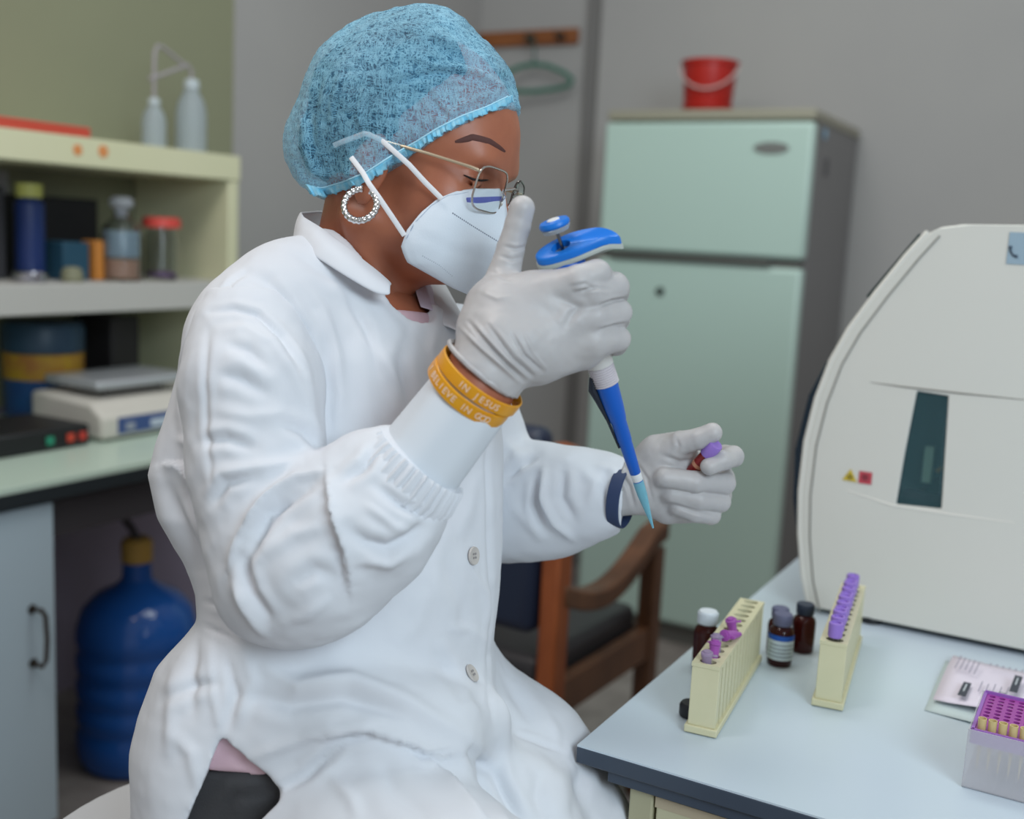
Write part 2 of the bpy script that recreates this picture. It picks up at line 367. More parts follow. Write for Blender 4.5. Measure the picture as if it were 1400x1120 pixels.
e = MB().box((-2.2, 1.655, zM), (-2.09, 1.725, zM+.085)).build('carton', mat('teal_carton', (34, 74, 96), .6), bevel=.003); tag(e, 'dark teal carton standing right of the blue bottle on the middle shelf', 'box')
e = MB().box((-2.13, 1.735, zM), (-2.08, 1.76, zM+.09)).build('carton', mat('amber_carton', (196, 128, 58), .6), bevel=.003); tag(e, 'small amber carton beside the round glass jar', 'box')
e = MB().box((-2.19, 1.50, zM), (-2.15, 1.555, zM+.2)).build('binder', mat('dark_grey_board', (52, 52, 56), .6), bevel=.003); tag(e, 'dark grey upright folder at the left edge of the middle shelf', 'folder')
thing_lathe('stopper_jar', 'round glass reagent jar with ground stopper and blue label on the middle shelf', 'jar', -2.07, 1.80, zM,
    [('body', [(0, 0), (.04, 0), (.044, .006), (.045, .1), (.04, .125), (.018, .145), (.018, .158), (.015, .158), (.015, .145), (.037, .122), (.042, .1), (.041, .008), (0, .004)], m_glass),
     ('stopper', [(0, .145), (.013, .145), (.015, .165), (.026, .17), (.028, .182), (.02, .192), (0, .193)], mat('frosted_glass', (200, 204, 212), .35, trans=.5)),
     ('label', [(.0405, .055), (.0405, .115)], mat('pale_blue_label', (150, 172, 186), .5)),
     ('contents', [(0, .006), (.039, .006), (.039, .05), (0, .05)], mat('peach_powder', (190, 150, 128), .7))])
thing_lathe('screw_jar', 'clear glass jar with a wide red lid on the middle shelf', 'jar', -2.075, 1.925, zM,
    [('body', [(0, 0), (.036, 0), (.039, .008), (.039, .1), (.033, .118), (.033, .13), (.03, .13), (.03, .117), (.036, .1), (.036, .01), (0, .005)], m_glass),
     ('lid', [(0, .150), (.04, .150), (.045, .146), (.046, .126), (.0, .124)], mat('red_lid', (206, 74, 66), .4)),
     ('contents', [(0, .008), (.034, .008), (.034, .02), (0, .022)], mat('purple_crystals', (128, 96, 140), .5))])
e = MB().lathe([(0, 0), (.032, 0), (.036, .005), (.036, .018), (.033, .022), (0, .024)], (-2.06, 1.545, zM), n=28).build('petri_dish', mat('polished_steel', (190, 190, 200), .15, 1)); tag(e, 'shiny low metal dish at the left end of the middle shelf', 'dish')
e = MB().lathe([(0, 0), (.022, 0), (.024, .012), (.020, .028), (.012, .032), (0, .033)], (-2.05, 1.645, zM), n=24).build('weighing_pot', mat('olive_pot', (132, 132, 108), .5)); tag(e, 'small olive pot in front of the blue bottle on the middle shelf', 'pot')

# on the worktop
zB = BZ+.001
e = empty('laboratory_balance', (-1.98, 1.80, zB), 'off-white laboratory balance with a steel pan and blue keypad on the left worktop', 'balance')
ang = math.radians(0)
poly = [(-2.125, 0), (-1.89, 0), (-1.89, .05), (-1.93, .078), (-2.125, .085)]
put(e, MB().prism(poly, lambda a, b: (a, 1.59, zB+b+.004), lambda a, b: (a, 1.93, zB+b+.004)).build('housing', mat('off_white_abs', (206, 202, 194), .45), bevel=.01, seg=3))
put(e, MB().box((-2.09, 1.68, zB+.083), (-1.98, 1.84, zB+.104)).build('pan_support', mat('pan_support_grey', (110, 106, 104), .5), bevel=.003))  # plain grey block under the pan
put(e, MB().box((-2.12, 1.62, zB+.104), (-1.94, 1.89, zB+.124)).build('weighing_pan', mat('brushed_pan', (196, 200, 206), .3, .5), bevel=.007, seg=3))
kp = put(e, MB().box((-1.8895, 1.63, zB+.014), (-1.888, 1.925, zB+.05)).build('keypad', mat('blue_keypad', (62, 84, 136), .5)))
for (a, b, c) in ((1.65, 1.675, (150, 156, 170)), (1.72, 1.775, (190, 200, 214)), (1.815, 1.875, (150, 140, 140))):
    k = MB().box((-1.8885, a, zB+.02), (-1.886, b, zB+.037)).build('button', mat('button_%d' % c[0], c, .5), bevel=.001); k.parent = kp; k.matrix_parent_inverse = Matrix.Identity(4)
for (a, b) in ((-2.10, 1.62), (-1.92, 1.62), (-2.10, 1.90), (-1.92, 1.90)):
    put(e, MB().cyl((a, b, zB), (a, b, zB+.006), .012).build('foot', BLACK_PL))
e = empty('power_strip', (-1.95, 1.47, zB), 'black mains device with green and red lamps at the left end of the worktop', 'power supply')
put(e, MB().box((-2.09, 1.28, zB), (-1.90, 1.565, zB+.045)).build('housing', BLACK_PL, bevel=.006))
for (y, c, n_) in ((1.465, (40, 140, 110), 'green'), (1.515, (200, 70, 50), 'red'), (1.545, (190, 60, 50), 'dark_red')):
    put(e, MB().box((-1.9005, y-.009, zB+.012), (-1.896, y+.009, zB+.03)).build('indicator_switch', mat('switch_'+n_, c, .4), bevel=.002))
e = empty('reagent_tub', (-2.222, 1.70, zB), 'blue reagent tub with a yellow band, under the middle shelf', 'tub')
put(e, MB().lathe([(0, 0), (.08, 0), (.085, .01), (.088, .10), (.0, .10)], (-2.222, 1.70, zB), n=36).build('body', mat('royal_blue_plastic', (28, 84, 140), .35, noise=(20, .6, (40, 56, 110)))))
put(e, MB().lathe([(0, .1), (.089, .1), (.09, .16), (0, .162)], (-2.222, 1.70, zB), n=36).build('yellow_label_band', mat('yellow_label', (190, 152, 40), .5, noise=(25, .8, (170, 104, 60)))))
put(e, MB().lathe([(.08, .16), (.091, .163), (.092, .215), (.086, .23), (0, .232)], (-2.222, 1.70, zB), n=36).build('lid', mat('dark_teal_lid', (44, 70, 92), .4)))
e = MB().box((-2.32, 1.87, zB), (-2.19, 1.96, zB+.235)).build('speaker_box', mat('charcoal_box', (46, 44, 46), .6), bevel=.004); tag(e, 'narrow charcoal box standing behind the balance pan', 'box')

# water jug under the worktop
jx, jy = -1.905, 1.695
m_jug = mat('blue_polycarbonate', (38, 92, 172), .12, trans=.12, ior=1.35, coat=.3)
e = empty('water_jug', (jx, jy, 0), 'large translucent blue water jug with a yellow cap under the worktop', 'water bottle')
prof = [(0, .004), (.10, 0), (.125, .008), (.134, .03), (.135, .05)]
for z in (.10, .16, .22, .28): prof += [(.135, z-.018), (.131, z-.006), (.131, z+.006), (.135, z+.018)]
prof += [(.135, .315), (.133, .33), (.12, .37), (.09, .40), (.05, .42), (.034, .435), (.031, .47), (.031, .49)]
put(e, MB().lathe(prof, (jx, jy, 0), n=56).build('bottle_body', m_jug))
put(e, MB().lathe([(.031, .475), (.034, .478), (.035, .52), (.028, .53), (0, .531)], (jx, jy, 0), n=28).build('cap', mat('yellow_cap', (190, 150, 74), .5)))
put(e, MB().tube([(jx, jy, .528), (jx-.01, jy-.005, .55), (jx-.03, jy-.02, .585), (jx-.045, jy-.035, .60), (jx-.05, jy-.045, .61)], .009, 10).lathe([(.014, 0), (.016, .02), (.01, .03)], (jx-.048, jy-.043, .60), (-.3, -.3, 1), 16).build('pump_spout', mat('dark_tube', (58, 52, 56), .5)))

# ------------------------------------------------------------------ right laboratory table
TZ = .75; tx0, ty0 = -.433, .942
tb = empty('laboratory_table', (.1, 1.5, 0), 'white topped laboratory table with dark edge in the right foreground', 'table')
m_top = mat('white_table_laminate', (200, 212, 224), .26, noise=(2.5, .5, (196, 212, 214)))
m_slate = mat('slate_edge', (62, 72, 86), .35)
put(tb, MB().box((tx0+.0005, ty0+.0005, TZ-.002), (1.2, 2.12, TZ)).build('laminate', m_top, smooth=False))
put(tb, MB().box((tx0, ty0, TZ-.019), (1.2, 2.12, TZ-.0015)).build('tabletop', m_slate, bevel=.0015))
put(tb, MB().box((tx0+.034, ty0+.004, TZ-.031), (1.18, 2.09, TZ-.019)).build('underframe', m_slate, bevel=.001))
m_tcr = mat('cream_carcass', (174, 170, 140), .5)
for (a, b) in ((tx0+.056, ty0+.01), (1.12, ty0+.01), (tx0+.056, 2.03), (1.12, 2.03)):
    put(tb, MB().box((a, b, 0), (a+.025, b+.04, TZ-.031)).build('leg', m_tcr, bevel=.002))
dw = put(tb, MB().box((tx0+.084, ty0+.012, .32), (.4, ty0+.03, TZ-.034)).build('drawer', mat('cream_drawer', (196, 192, 160), .5), bevel=.002))
put(tb, MB().box((tx0+.083, ty0+.0115, TZ-.046), (.4, ty0+.0119, TZ-.035)).build('edge_strip', mat('beige_strip', (186, 172, 146), .5), smooth=False))
put(tb, MB().box((tx0+.07, ty0+.03, .28), (.42, 1.9, TZ-.031)).build('cabinet_body', m_tcr))
kn = MB().lathe([(.004, 0), (.004, .008), (.009, .012), (.009, .018), (0, .02)], (-.24, ty0+.012, .55), (0, -1, 0), 18).build('knob', mat('knob_steel', (150, 150, 150), .3, .9)); kn.parent = dw; kn.matrix_parent_inverse = Matrix.Identity(4)

# analyser
ay = 1.50
m_an = mat('analyser_shell', (214, 212, 204), .42, noise=(3, .3, (206, 208, 200)))
an = empty('blood_analyser', (0, 1.7, TZ), 'large cream blood analyser with a sloping front and a glass side window', 'analyser')
prof = [(-.343, .758), (-.356, .80), (-.366, .86), (-.3705, .92), (-.369, .99), (-.360, 1.05), (-.345, 1.105), (-.325, 1.150), (-.295, 1.200), (-.262, 1.250), (-.239, 1.281), (-.226, 1.288), (-.20, 1.2925), (.30, 1.306), (.30, .76)]
# the side wall has a real opening for the window
win = [(-.2455, .922), (-.1885, .925), (-.1955, 1.074), (-.2345, 1.076), (-.2375, 1.04), (-.2415, .99)]
def ring_side():
    mb = MB(); fr0 = []
    return mb
import bmesh
def plate_with_hole(outer, hole, y0, y1, name, m, bevel=0):
    bm = bmesh.new(); 
    def loop(pts):
        vs = [bm.verts.new((a, y0, b)) for a, b in pts]; return [bm.edges.new((vs[i], vs[(i+1) % len(vs)])) for i in range(len(vs))]
    es = loop(outer)+loop(hole); bmesh.ops.triangle_fill(bm, use_beauty=True, edges=es)
    r = bmesh.ops.extrude_face_region(bm, geom=list(bm.faces)); vv = [g for g in r['geom'] if isinstance(g, bmesh.types.BMVert)]
    bmesh.ops.translate(bm, verts=vv, vec=(0, y1-y0, 0)); bmesh.ops.recalc_face_normals(bm, faces=bm.faces)
    me = bpy.data.meshes.new(name); bm.to_mesh(me); bm.free(); o = link(name, me, m)
    if bevel:
        b = o.modifiers.new('bevel', 'BEVEL'); b.width = bevel; b.segments = 3; b.limit_method = 'ANGLE'; b.angle_limit = math.radians(40)
    me.polygons.foreach_set('use_smooth', [True]*len(me.polygons)); me.set_sharp_from_angle(angle=math.radians(35))
    return o
put(an, plate_with_hole(prof, win, ay, ay+.006, 'side_panel', m_an, .002))
inner = [(a+.012 if a < 0 else a, b-.01 if b > .9 else b) for a, b in prof]
shell_mb = MB()
no = len(prof)
for i in range(no-1):            # wrap-around skin, following the same outline
    (a, b), (c, d) = prof[i], prof[i+1]
    (a2, b2), (c2, d2) = inner[i], inner[i+1]
    shell_mb.add([(a, ay+.006, b), (c, ay+.006, d), (c, ay+.50, d), (a, ay+.50, b), (a2, ay+.006, b2), (c2, ay+.006, d2), (c2, ay+.50, d2), (a2, ay+.50, b2)],
                 [(0, 1, 2, 3), (7, 6, 5, 4), (0, 4, 5, 1), (3, 2, 6, 7), (0, 3, 7, 4), (1, 5, 6, 2)])
put(an, shell_mb.build('housing', m_an, smooth=False))
put(an, MB().prism(inner, lambda a, b: (a, ay+.495, b), lambda a, b: (a, ay+.505, b)).build('far_side_panel', m_an))
put(an, MB().box((-.33, ay+.01, .757), (.30, ay+.49, .768)).build('base_plate', mat('analyser_base', (60, 62, 64), .6)))
# fine groove and lip following the front outline
lip = [(a+.012, b-.004) for a, b in prof[:11]]
put(an, MB().tube([(a, ay-.0008, b) for a, b in lip], .0011, 6).build('seam', mat('seam_grey', (140, 138, 132), .5)))
rim = [(a-.003, b) for a, b in prof[:11]]
put(an, MB().tube([(a, ay+.004, b) for a, b in rim], .0045, 8).build('front_rim', mat('analyser_rim', (222, 220, 212), .4)))
# dark front door that bulges beyond the shell
fp = [(-.346, .765), (-.364, .83), (-.374, .90), (-.378, .97), (-.370, 1.05), (-.357, 1.10)]
fo = [(a-.017*math.sin(math.pi*(i+.6)/(len(fp)+.2)), b) for i, (a, b) in enumerate(fp)]
put(an, MB().prism(fp+fo[::-1], lambda a, b: (a, ay+.03, b), lambda a, b: (a, ay+.46, b)).build('front_door', mat('dark_blue_door', (34, 50, 66), .25), bevel=.003))
put(an, MB().prism([(-.308, 1.19), (-.314, 1.193), (-.255, 1.279), (-.247, 1.276)], lambda a, b: (a-.003, ay+.03, b), lambda a, b: (a-.003, ay+.46, b)).build('display_visor', mat('dark_green_visor', (36, 58, 56), .3)))
# creases in the side panel: dark groove line, lower lip a highlight painted pale
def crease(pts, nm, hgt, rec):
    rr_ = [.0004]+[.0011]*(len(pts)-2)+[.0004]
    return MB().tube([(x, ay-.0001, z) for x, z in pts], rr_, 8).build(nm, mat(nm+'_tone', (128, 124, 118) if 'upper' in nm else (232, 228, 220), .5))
def crease_old(pts, nm, hgt, rec):
    mb = MB(); vs = []
    for (x, z) in pts: vs += [(x, ay+.001, z+hgt), (x, ay-rec, z), (x, ay+.001, z-hgt*.4)]
    fs = []
    for i in range(len(pts)-1):
        for k in range(2): fs.append((i*3+k, i*3+k+1, i*3+3+k+1, i*3+3+k))
    return mb.add(vs, fs).build(nm, m_an)
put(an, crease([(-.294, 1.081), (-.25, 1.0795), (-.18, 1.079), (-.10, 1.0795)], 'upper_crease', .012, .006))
put(an, crease([(-.312, .931), (-.25, .920), (-.18, .920), (-.10, .922)], 'lower_crease_highlight', .004, .005))
# window: glass, frame, mechanism inside
put(an, MB().prism(win, lambda a, b: (a, ay+.003, b), lambda a, b: (a, ay+.005, b)).build('window_pane', mat('teal_glass', (70, 104, 110), .06, alpha=.3), smooth=False))
mech = put(an, MB().box((-.27, ay+.045, .86), (-.12, ay+.42, 1.10)).build('inner_bay', mat('inner_teal', (40, 78, 82), .5, noise=(12, .8, (22, 48, 56)))))
put(an, MB().box((-.222, ay+.03, .95), (-.209, ay+.08, 1.0)).build('sample_carrier', mat('pale_green_part', (150, 190, 168), .5), bevel=.002))
put(an, MB().cyl((-.206, ay+.05, .965), (-.198, ay+.05, .972), .006).build('brass_nut', mat('brass', (180, 140, 60), .3, 1)))
put(an, MB().tube([(-.222, ay+.04, .932), (-.21, ay+.05, .95), (-.196, ay+.045, .957), (-.19, ay+.04, .955)], .005).build('dark_arm', mat('dark_arm', (34, 40, 48), .4)))
put(an, MB().box((-.240, ay+.022, .928), (-.186, ay+.05, .938)).build('inner_ledge', mat('dark_arm', (34, 40, 48), .4)))
put(an, MB().tube([(-.199, ay+.018, 1.07), (-.194, ay+.018, .94)], .0012, 6).build('glass_edge', mat('glass_edge', (130, 160, 175), .2)))
for (x, y) in ((-.28, ay+.03), (.2, ay+.03), (-.28, ay+.44), (.2, ay+.44), (-.265, ay+.016)):
    put(an, MB().cyl((x, y, TZ+.0005), (x, y, TZ+.012), .016).build('foot', BLACK_PL))
# warning labels
lb = put(an, MB().prism([(-.318, .9445), (-.2985, .9440), (-.308, .9610)], lambda a, b: (a, ay-.0012, b), lambda a, b: (a, ay-.0006, b)).build('warning_triangle', mat('warning_yellow', (206, 180, 60), .5), smooth=False))
bh = mat('symbol_black', (54, 46, 24), .5)
def biohaz(cx, cz, r, m, par):
    mb = MB()
    for k in range(3):
        t = math.pi/2+k*2*math.pi/3
        ox, oz = cx+math.cos(t)*r*.5, cz+math.sin(t)*r*.5
        pts = [(ox+math.cos(t+a)*r*.45, ay-.0017, oz+math.sin(t+a)*r*.45) for a in np.linspace(.5, 2*math.pi-.5, 14)]
        mb.tube(pts, r*.1, 6)
    mb.lathe([(r*.16, 0), (r*.16, .0005)], (cx, ay-.0014, cz), (0, -1, 0), 12)
    o = mb.build('biohazard_symbol', m); o.parent = par; o.matrix_parent_inverse = Matrix.Identity(4)
biohaz(-.308, .9500, .0042, bh, lb)
lr = put(an, MB().box((-.2965, ay-.0012, .9435), (-.2795, ay-.0006, .9600)).build('warning_label', mat('warning_red', (190, 72, 84), .5), smooth=False))
biohaz(-.288, .9525, .0052, mat('symbol_dark_red', (70, 30, 36), .5), lr)
pl = put(an, MB().box((-.146, ay-.0012, 1.246), (-.09, ay-.0006, 1.285)).build('service_label', mat('pale_blue_label', (196, 214, 226), .5), smooth=False))
pm = mat('phone_dark', (60, 74, 90), .5)
h = MB().tube([(-.143, ay-.002, 1.268), (-.1425, ay-.002, 1.262), (-.139, ay-.002, 1.257), (-.134, ay-.002, 1.2555)], [.002, .0012, .0012, .002], 8).build('telephone_symbol', pm); h.parent = pl; h.matrix_parent_inverse = Matrix.Identity(4)

# ------------------------------------------------------------------ test-tube racks
m_rk = mat('ivory_rack', (214, 208, 172), .45, noise=(30, .3, (200, 196, 158)))
def rack(x, y, rz, length, label, slots):
    e = empty('tube_rack', (x, y, TZ+.001), label, 'rack', None, rz)
    w, h = .0285, .0755
    MB().box((-.003, -.003, 0), (w+.003, length+.003, .008)).build('base', m_rk, e, bevel=.0012)
    for yy in (0, length-.003):
        MB().box((0, yy, .008), (w, yy+.003, h-.004)).build('end_wall', m_rk, e, bevel=.0006)
    tp = plate_holes(w, length, h, slots, m_rk, e)
    pitch = length/slots
    fin = None
    for side in (0, 1):
        xx = .0006 if side == 0 else w-.003
        for k in range(slots):
            yy = (k+.5)*pitch
            if fin is None:
                fin = MB().box((0, -pitch*.36, .008), (.0024, pitch*.36, h-.004)).build('slat', m_rk, e); o = fin
            else:
                o = fin.copy(); COL.objects.link(o); o.parent = e
            o.location = (xx, yy, 0)
    MB().box((w*.5-.004, .003, .008), (w*.5+.004, length-.003, h*.86)).build('slat_gap_shade', mat('rack_shadow_brown', (84, 78, 58), .8), e)  # dark panel painted in for the shade between the slats
    return e
def plate_holes(w, length, h, slots, m, e):
    bm = bmesh.new()
    pitch = length/slots
    def loop(pts):
        vs = [bm.verts.new((a, b, h-.004)) for a, b in pts]; return [bm.edges.new((vs[i], vs[(i+1) % len(vs)])) for i in range(len(vs))]
    es = loop([(-.0005, -.0005), (w+.0005, -.0005), (w+.0005, length+.0005), (-.0005, length+.0005)])
    for k in range(slots):
        cy = (k+.5)*pitch; r = pitch*.36
        es += loop([(w/2+min(r*1.35, .011)*math.cos(t), cy+r*math.sin(t)) for t in np.linspace(0, 2*math.pi, 17)[:-1]])
    bmesh.ops.triangle_fill(bm, use_beauty=True, edges=es)
    r = bmesh.ops.extrude_face_region(bm, geom=list(bm.faces)); vv = [g for g in r['geom'] if isinstance(g, bmesh.types.BMVert)]
    bmesh.ops.translate(bm, verts=vv, vec=(0, 0, .004)); bmesh.ops.recalc_face_normals(bm, faces=bm.faces)
    me = bpy.data.meshes.new('top_plate'); bm.to_mesh(me); bm.free(); return link('top_plate', me, m, e)
rz1 = math.radians(6.0)
r1 = rack(-.3515, 1.036, rz1, .235, 'ivory test tube rack nearest the table corner, mostly empty', 13)
rz2 = math.radians(7.3)
r2 = rack(-.2575, 1.184, rz2, .235, 'ivory test tube rack full of purple-capped tubes in front of the analyser', 12)
m_purp = mat('lilac_cap', (150, 118, 200), .4)
m_purp2 = mat('orchid_purple_plastic', (164, 84, 170), .4)
m_clear = mat('clear_tube_plastic', (226, 226, 232), .08, trans=1, ior=1.25)
def edta_tube(loc, label, group, mcap=m_purp, rz=0):
    e = empty('blood_tube', loc, label, 'test tube', group, rz)
    MB().lathe([(0, .0), (.003, .0005), (.0062, .006), (.0064, .012), (.0064, .064), (.0056, .064), (.0056, .012), (0, .006)], n=18).build('tube', m_clear, e)
    MB().lathe([(0, .0055), (.0052, .009), (.0052, .04), (0, .04)], n=14).build('blood', mat('blood_red', (96, 14, 16), .3), e)
    pr = [(.0070, .060), (.0078, .061), (.0080, .0745), (.0076, .0765), (.0055, .077), (.0050, .0745), (0, .0742)]
    MB().lathe(pr, n=22).build('cap', mcap, e)
    return e
def rpt(rx, ry, rz, a, b): c, s = math.cos(rz), math.sin(rz); return (rx+a*c-b*s, ry+a*s+b*c)
ord_ = ['first', 'second', 'third', 'fourth', 'fifth', 'sixth', 'seventh', 'eighth', 'ninth', 'tenth', 'eleventh', 'twelfth']
t0 = None
for k in range(11):
    q = rpt(-.2575, 1.184, rz2, .01425, (k+.5)*.235/12)
    lb_ = 'lilac-capped blood tube, nearest the camera in the full rack' if k == 0 else ('lilac-capped blood tube, %s from the near end of the full rack' % ord_[k])
    if t0 is None: t0 = edta_tube((q[0], q[1], TZ+.0195), lb_, 'purple-capped tubes in the rack'); o = t0
    else: o = copy_tree(t0); o.location = (q[0], q[1], TZ+.0195+.0012*((k*7) % 3)); o['label'] = lb_
# small purple snap-cap tubes lying in and on the first rack
def snap_tube(loc, rot, label, mcap):
    e = empty('microtube', loc, label, 'microtube', 'small snap-cap tubes in the near rack'); e.rotation_euler = rot
    MB().lathe([(0, -.036), (.0022, -.034), (.005, -.018), (.0052, 0), (.0058, .0), (.0058, .002), (.0045, .002), (.0042, -.018), (0, -.03)], n=18).build('tube', mcap, e)
    MB().lathe([(0, .0025), (.0062, .0025), (.0064, .0055), (.004, .006), (.004, .0075), (0, .0075)], n=20).build('cap', mcap, e)
    MB().box((.004, -.0018, .002), (.011, .0018, .0035)).build('hinge', mcap, e, bevel=.0005)
    return e
m_cl2 = mat('frosty_lilac_plastic', (190, 170, 200), .25, trans=.4, ior=1.3)
def r1p(a, b, z): q = rpt(-.3515, 1.036, rz1, a, b); return (q[0], q[1], TZ+.001+z)
snap_tube(r1p(.012, .011, .079), (.08, 0, .3), 'clear lilac snap-cap tube at the near end of the left rack', m_cl2)
snap_tube(r1p(.015, .032, .084), (.15, .1, 2.6), 'purple snap-cap tube, second from the near end of the left rack', m_purp2)
snap_tube(r1p(.012, .052, .084), (-.2, .15, 1.2), 'clear lilac snap-cap tube behind the near purple one in the left rack', m_cl2)
st = snap_tube(r1p(.019, .07, .085), (1.35, .0, -.15), 'purple snap-cap tube lying on top of the left rack', m_purp2)
snap_tube(r1p(.015, .112, .084), (.2, -.2, .2), 'purple snap-cap tube, farthest one standing in the left rack', m_purp2)

# bottles on the table
m_amber = mat('amber_glass', (74, 26, 22), .08, trans=.55, ior=1.3, coat=.2)
def amber(x, y, label, cap, hgt=.05, r=.0125, lbl=True, rz=0.0):
    e = empty('reagent_bottle', (x, y, TZ+.001), label, 'bottle', 'amber reagent bottles on the table'); z = TZ+.001
    put(e, MB().lathe([(0, 0), (r*.95, 0), (r, .003), (r, hgt*.62), (r*.9, hgt*.70), (r*.6, hgt*.76), (r*.6, hgt*.8)], (x, y, z), n=28).build('body', m_amber))
    put(e, MB().lathe([(r*.74, hgt*.78), (r*.76, hgt*.79), (r*.78, hgt*.97), (r*.7, hgt), (0, hgt)], (x, y, z), n=28).build('cap', cap))
    if lbl:
        R2 = r+.0004
        def arc(z0, z1, m, nm, a0, a1):
            vs = []; n = 20
            for i in range(n+1):
                t = a0+(a1-a0)*i/n
                for zz in (z0, z1): vs.append((x+R2*math.cos(t), y+R2*math.sin(t), z+zz))
            return put(e, MB().add(vs, [(2*i, 2*i+2, 2*i+3, 2*i+1) for i in range(n)]).build(nm, m))
        la = arc(.0085, hgt*.52, mat('white_label', (206, 218, 224), .5), 'label', math.pi, 2*math.pi+.4)
        for q_ in range(4):
            R2 = r+.0007; arc(.0125+.0048*q_, .0138+.0048*q_, mat('label_print', (120, 136, 150), .6), 'label_text', math.pi+.5+.1*q_, 2*math.pi-.1-.15*(q_ % 2))
        arc(hgt*.52, hgt*.62, mat('blue_label_band', (24, 84, 176), .5), 'label_band', math.pi+.35, 2*math.pi+.2)
    return e
gcap = mat('grey_violet_cap', (96, 98, 124), .5); dcap = mat('dark_slate_cap', (44, 54, 70), .5)
amber(-.3255, 1.282, 'amber reagent bottle with a white and blue label, front of the three', gcap, .0635, .0150)
amber(-.3385, 1.318, 'amber reagent bottle with a violet-grey cap, left behind the labelled one', gcap, .058, .0140, False)
amber(-.3145, 1.345, 'dark-capped amber reagent bottle, right behind the labelled one', dcap, .061, .0145, False)
e = amber(-.3975, 1.215, 'brown bottle with a ribbed white screw cap behind the left rack', mat('white_screw_cap', (222, 228, 234), .4), .070, .015, False)
x, y = -.3975, 1.215
mb = MB()
for k in range(26):
    t = 2*math.pi*k/26; mb.cyl((x+.0118*math.cos(t), y+.0118*math.sin(t), TZ+.0565), (x+.0118*math.cos(t), y+.0118*math.sin(t), TZ+.069), .0007, n=6)
put(e, mb.build('cap_ribs', mat('white_screw_cap', (222, 228, 234), .4)))
e = MB().lathe([(0, 0), (.011, 0), (.012, .002), (.012, .012), (.010, .015), (0, .015)], (-.3625, 1.074, TZ+.001), n=24).build('rubber_stopper', BLACK_PL); tag(e, 'small black stopper tucked behind the left rack', 'stopper')

# instruction leaflet
m_pap = mat('lilac_white_paper', (226, 216, 228), .6)
pt = [onz(1275, 958, TZ), onz(1307, 894, TZ), onz(1347, 888, TZ), onz(1400, 893, TZ), onz(1480, 905, TZ), onz(1470, 1000, TZ), onz(1338, 968, TZ)]
A, Bq = pt[0], pt[1]
dy = np.array([0, 1, 0.]); nx, ny = 12, 10
gx0, gx1, gy0, gy1 = -.1475, .06, 1.262, 1.435
def leaflet(name, x0, x1, y0, y1, z0, amp, skew, m):
    vs = []; fs = []
    for j in range(ny+1):
        for i in range(nx+1):
            u, v = i/nx, j/ny
            x = x0+(x1-x0)*u+skew*v; y = y0+(y1-y0)*v-.012*math.sin(u*2.2)
            z = z0+amp*(math.sin(u*5+v*1.2)**2*(1-v)*.8+.25*math.sin(u*3+v*3)**2)
            vs.append((x, y, z))
    for j in range(ny):
        for i in range(nx): k = j*(nx+1)+i; fs.append((k, k+1, k+nx+2, k+nx+1))
    o = MB().add(vs, fs).build(name, m); so_ = o.modifiers.new('thick', 'SOLIDIFY'); so_.thickness = .0004; return o
lf = empty('instruction_leaflet', (-.05, 1.35, TZ), 'folded printed paper leaflet lying behind the purple tip box', 'leaflet')
put(lf, leaflet('lower_sheet', -.150, .06, 1.245, 1.42, TZ+.001, .002, -.003, mat('pale_mint_paper', (200, 214, 214), .6)))
put(lf, leaflet('upper_sheet', -.1455, .06, 1.270, 1.432, TZ+.006, .007, -.001, m_pap))
ink = mat('dark_ink', (58, 62, 72), .6); gi = mat('faint_ink', (150, 144, 160), .6); wk = mat('white_print', (190, 196, 200), .6)
def decal(cx, cy, w, h, rz, m, nm, z=TZ+.0155):
    c, s = math.cos(rz), math.sin(rz); vs = []
    for a, b in ((-w/2, -h/2), (w/2, -h/2), (w/2, h/2), (-w/2, h/2)):
        for zz in (z, z+.0003): vs.append((cx+a*c-b*s, cy+a*s+b*c, zz))
    return put(lf, MB().add(vs, [(0, 2, 4, 6), (7, 5, 3, 1), (0, 1, 3, 2), (2, 3, 5, 4), (4, 5, 7, 6), (6, 7, 1, 0)]).build(nm, m, smooth=False))
decal(-.1165, 1.298, .0085, .046, -.02, ink, 'dark_heading'); decal(-.0675, 1.352, .0085, .058, -.02, ink, 'dark_heading')
for (hx_, hy_) in ((-.1165, 1.302), (-.0675, 1.360)):
    decal(hx_, hy_, .0016, .024, -.02, wk, 'heading_text', TZ+.0159)
for k in range(5): decal(-.135+.0055*k, 1.385-.002*k, .0012, .05-.006*(k % 3), -.02, gi, 'text_line')
for k in range(5): decal(-.102+.007*k, 1.318, .0012, .035-.008*(k % 2), -.02, gi, 'text_line')
for k in range(7): decal(-.10+.007*k, 1.40+.001*(k % 2), .0016, .008, -.02, gi, 'text_line')
text('2', .010, (-.078, 1.312, TZ+.0158), (0, 1, 0), (-1, 0, 0), ink, lf, 'number')

# tip box
bx0, by0, bw, bl = -.0895, 1.079, .122, .112
tz = TZ+.001; bh_ = .058
tbx = empty('pipette_tip_box', (bx0+bw/2, by0+bl/2, tz), 'clear pipette tip box with a purple rack and yellow tips at the right frame edge', 'tip box')
m_frost = mat('frosted_clear_plastic', (220, 218, 222), .3, alpha=.36)
w_ = .0014
bb = MB()
bb.box((bx0, by0, tz), (bx0+bw, by0+bl, tz+w_)); bb.box((bx0, by0, tz), (bx0+bw, by0+w_, tz+bh_)); bb.box((bx0, by0+bl-w_, tz), (bx0+bw, by0+bl, tz+bh_))
bb.box((bx0, by0, tz), (bx0+w_, by0+bl, tz+bh_)); bb.box((bx0+bw-w_, by0, tz), (bx0+bw, by0+bl, tz+bh_))
put(tbx, bb.build('box_base', m_frost, smooth=False))
m_pr = mat('purple_tip_rack', (156, 66, 152), .4)
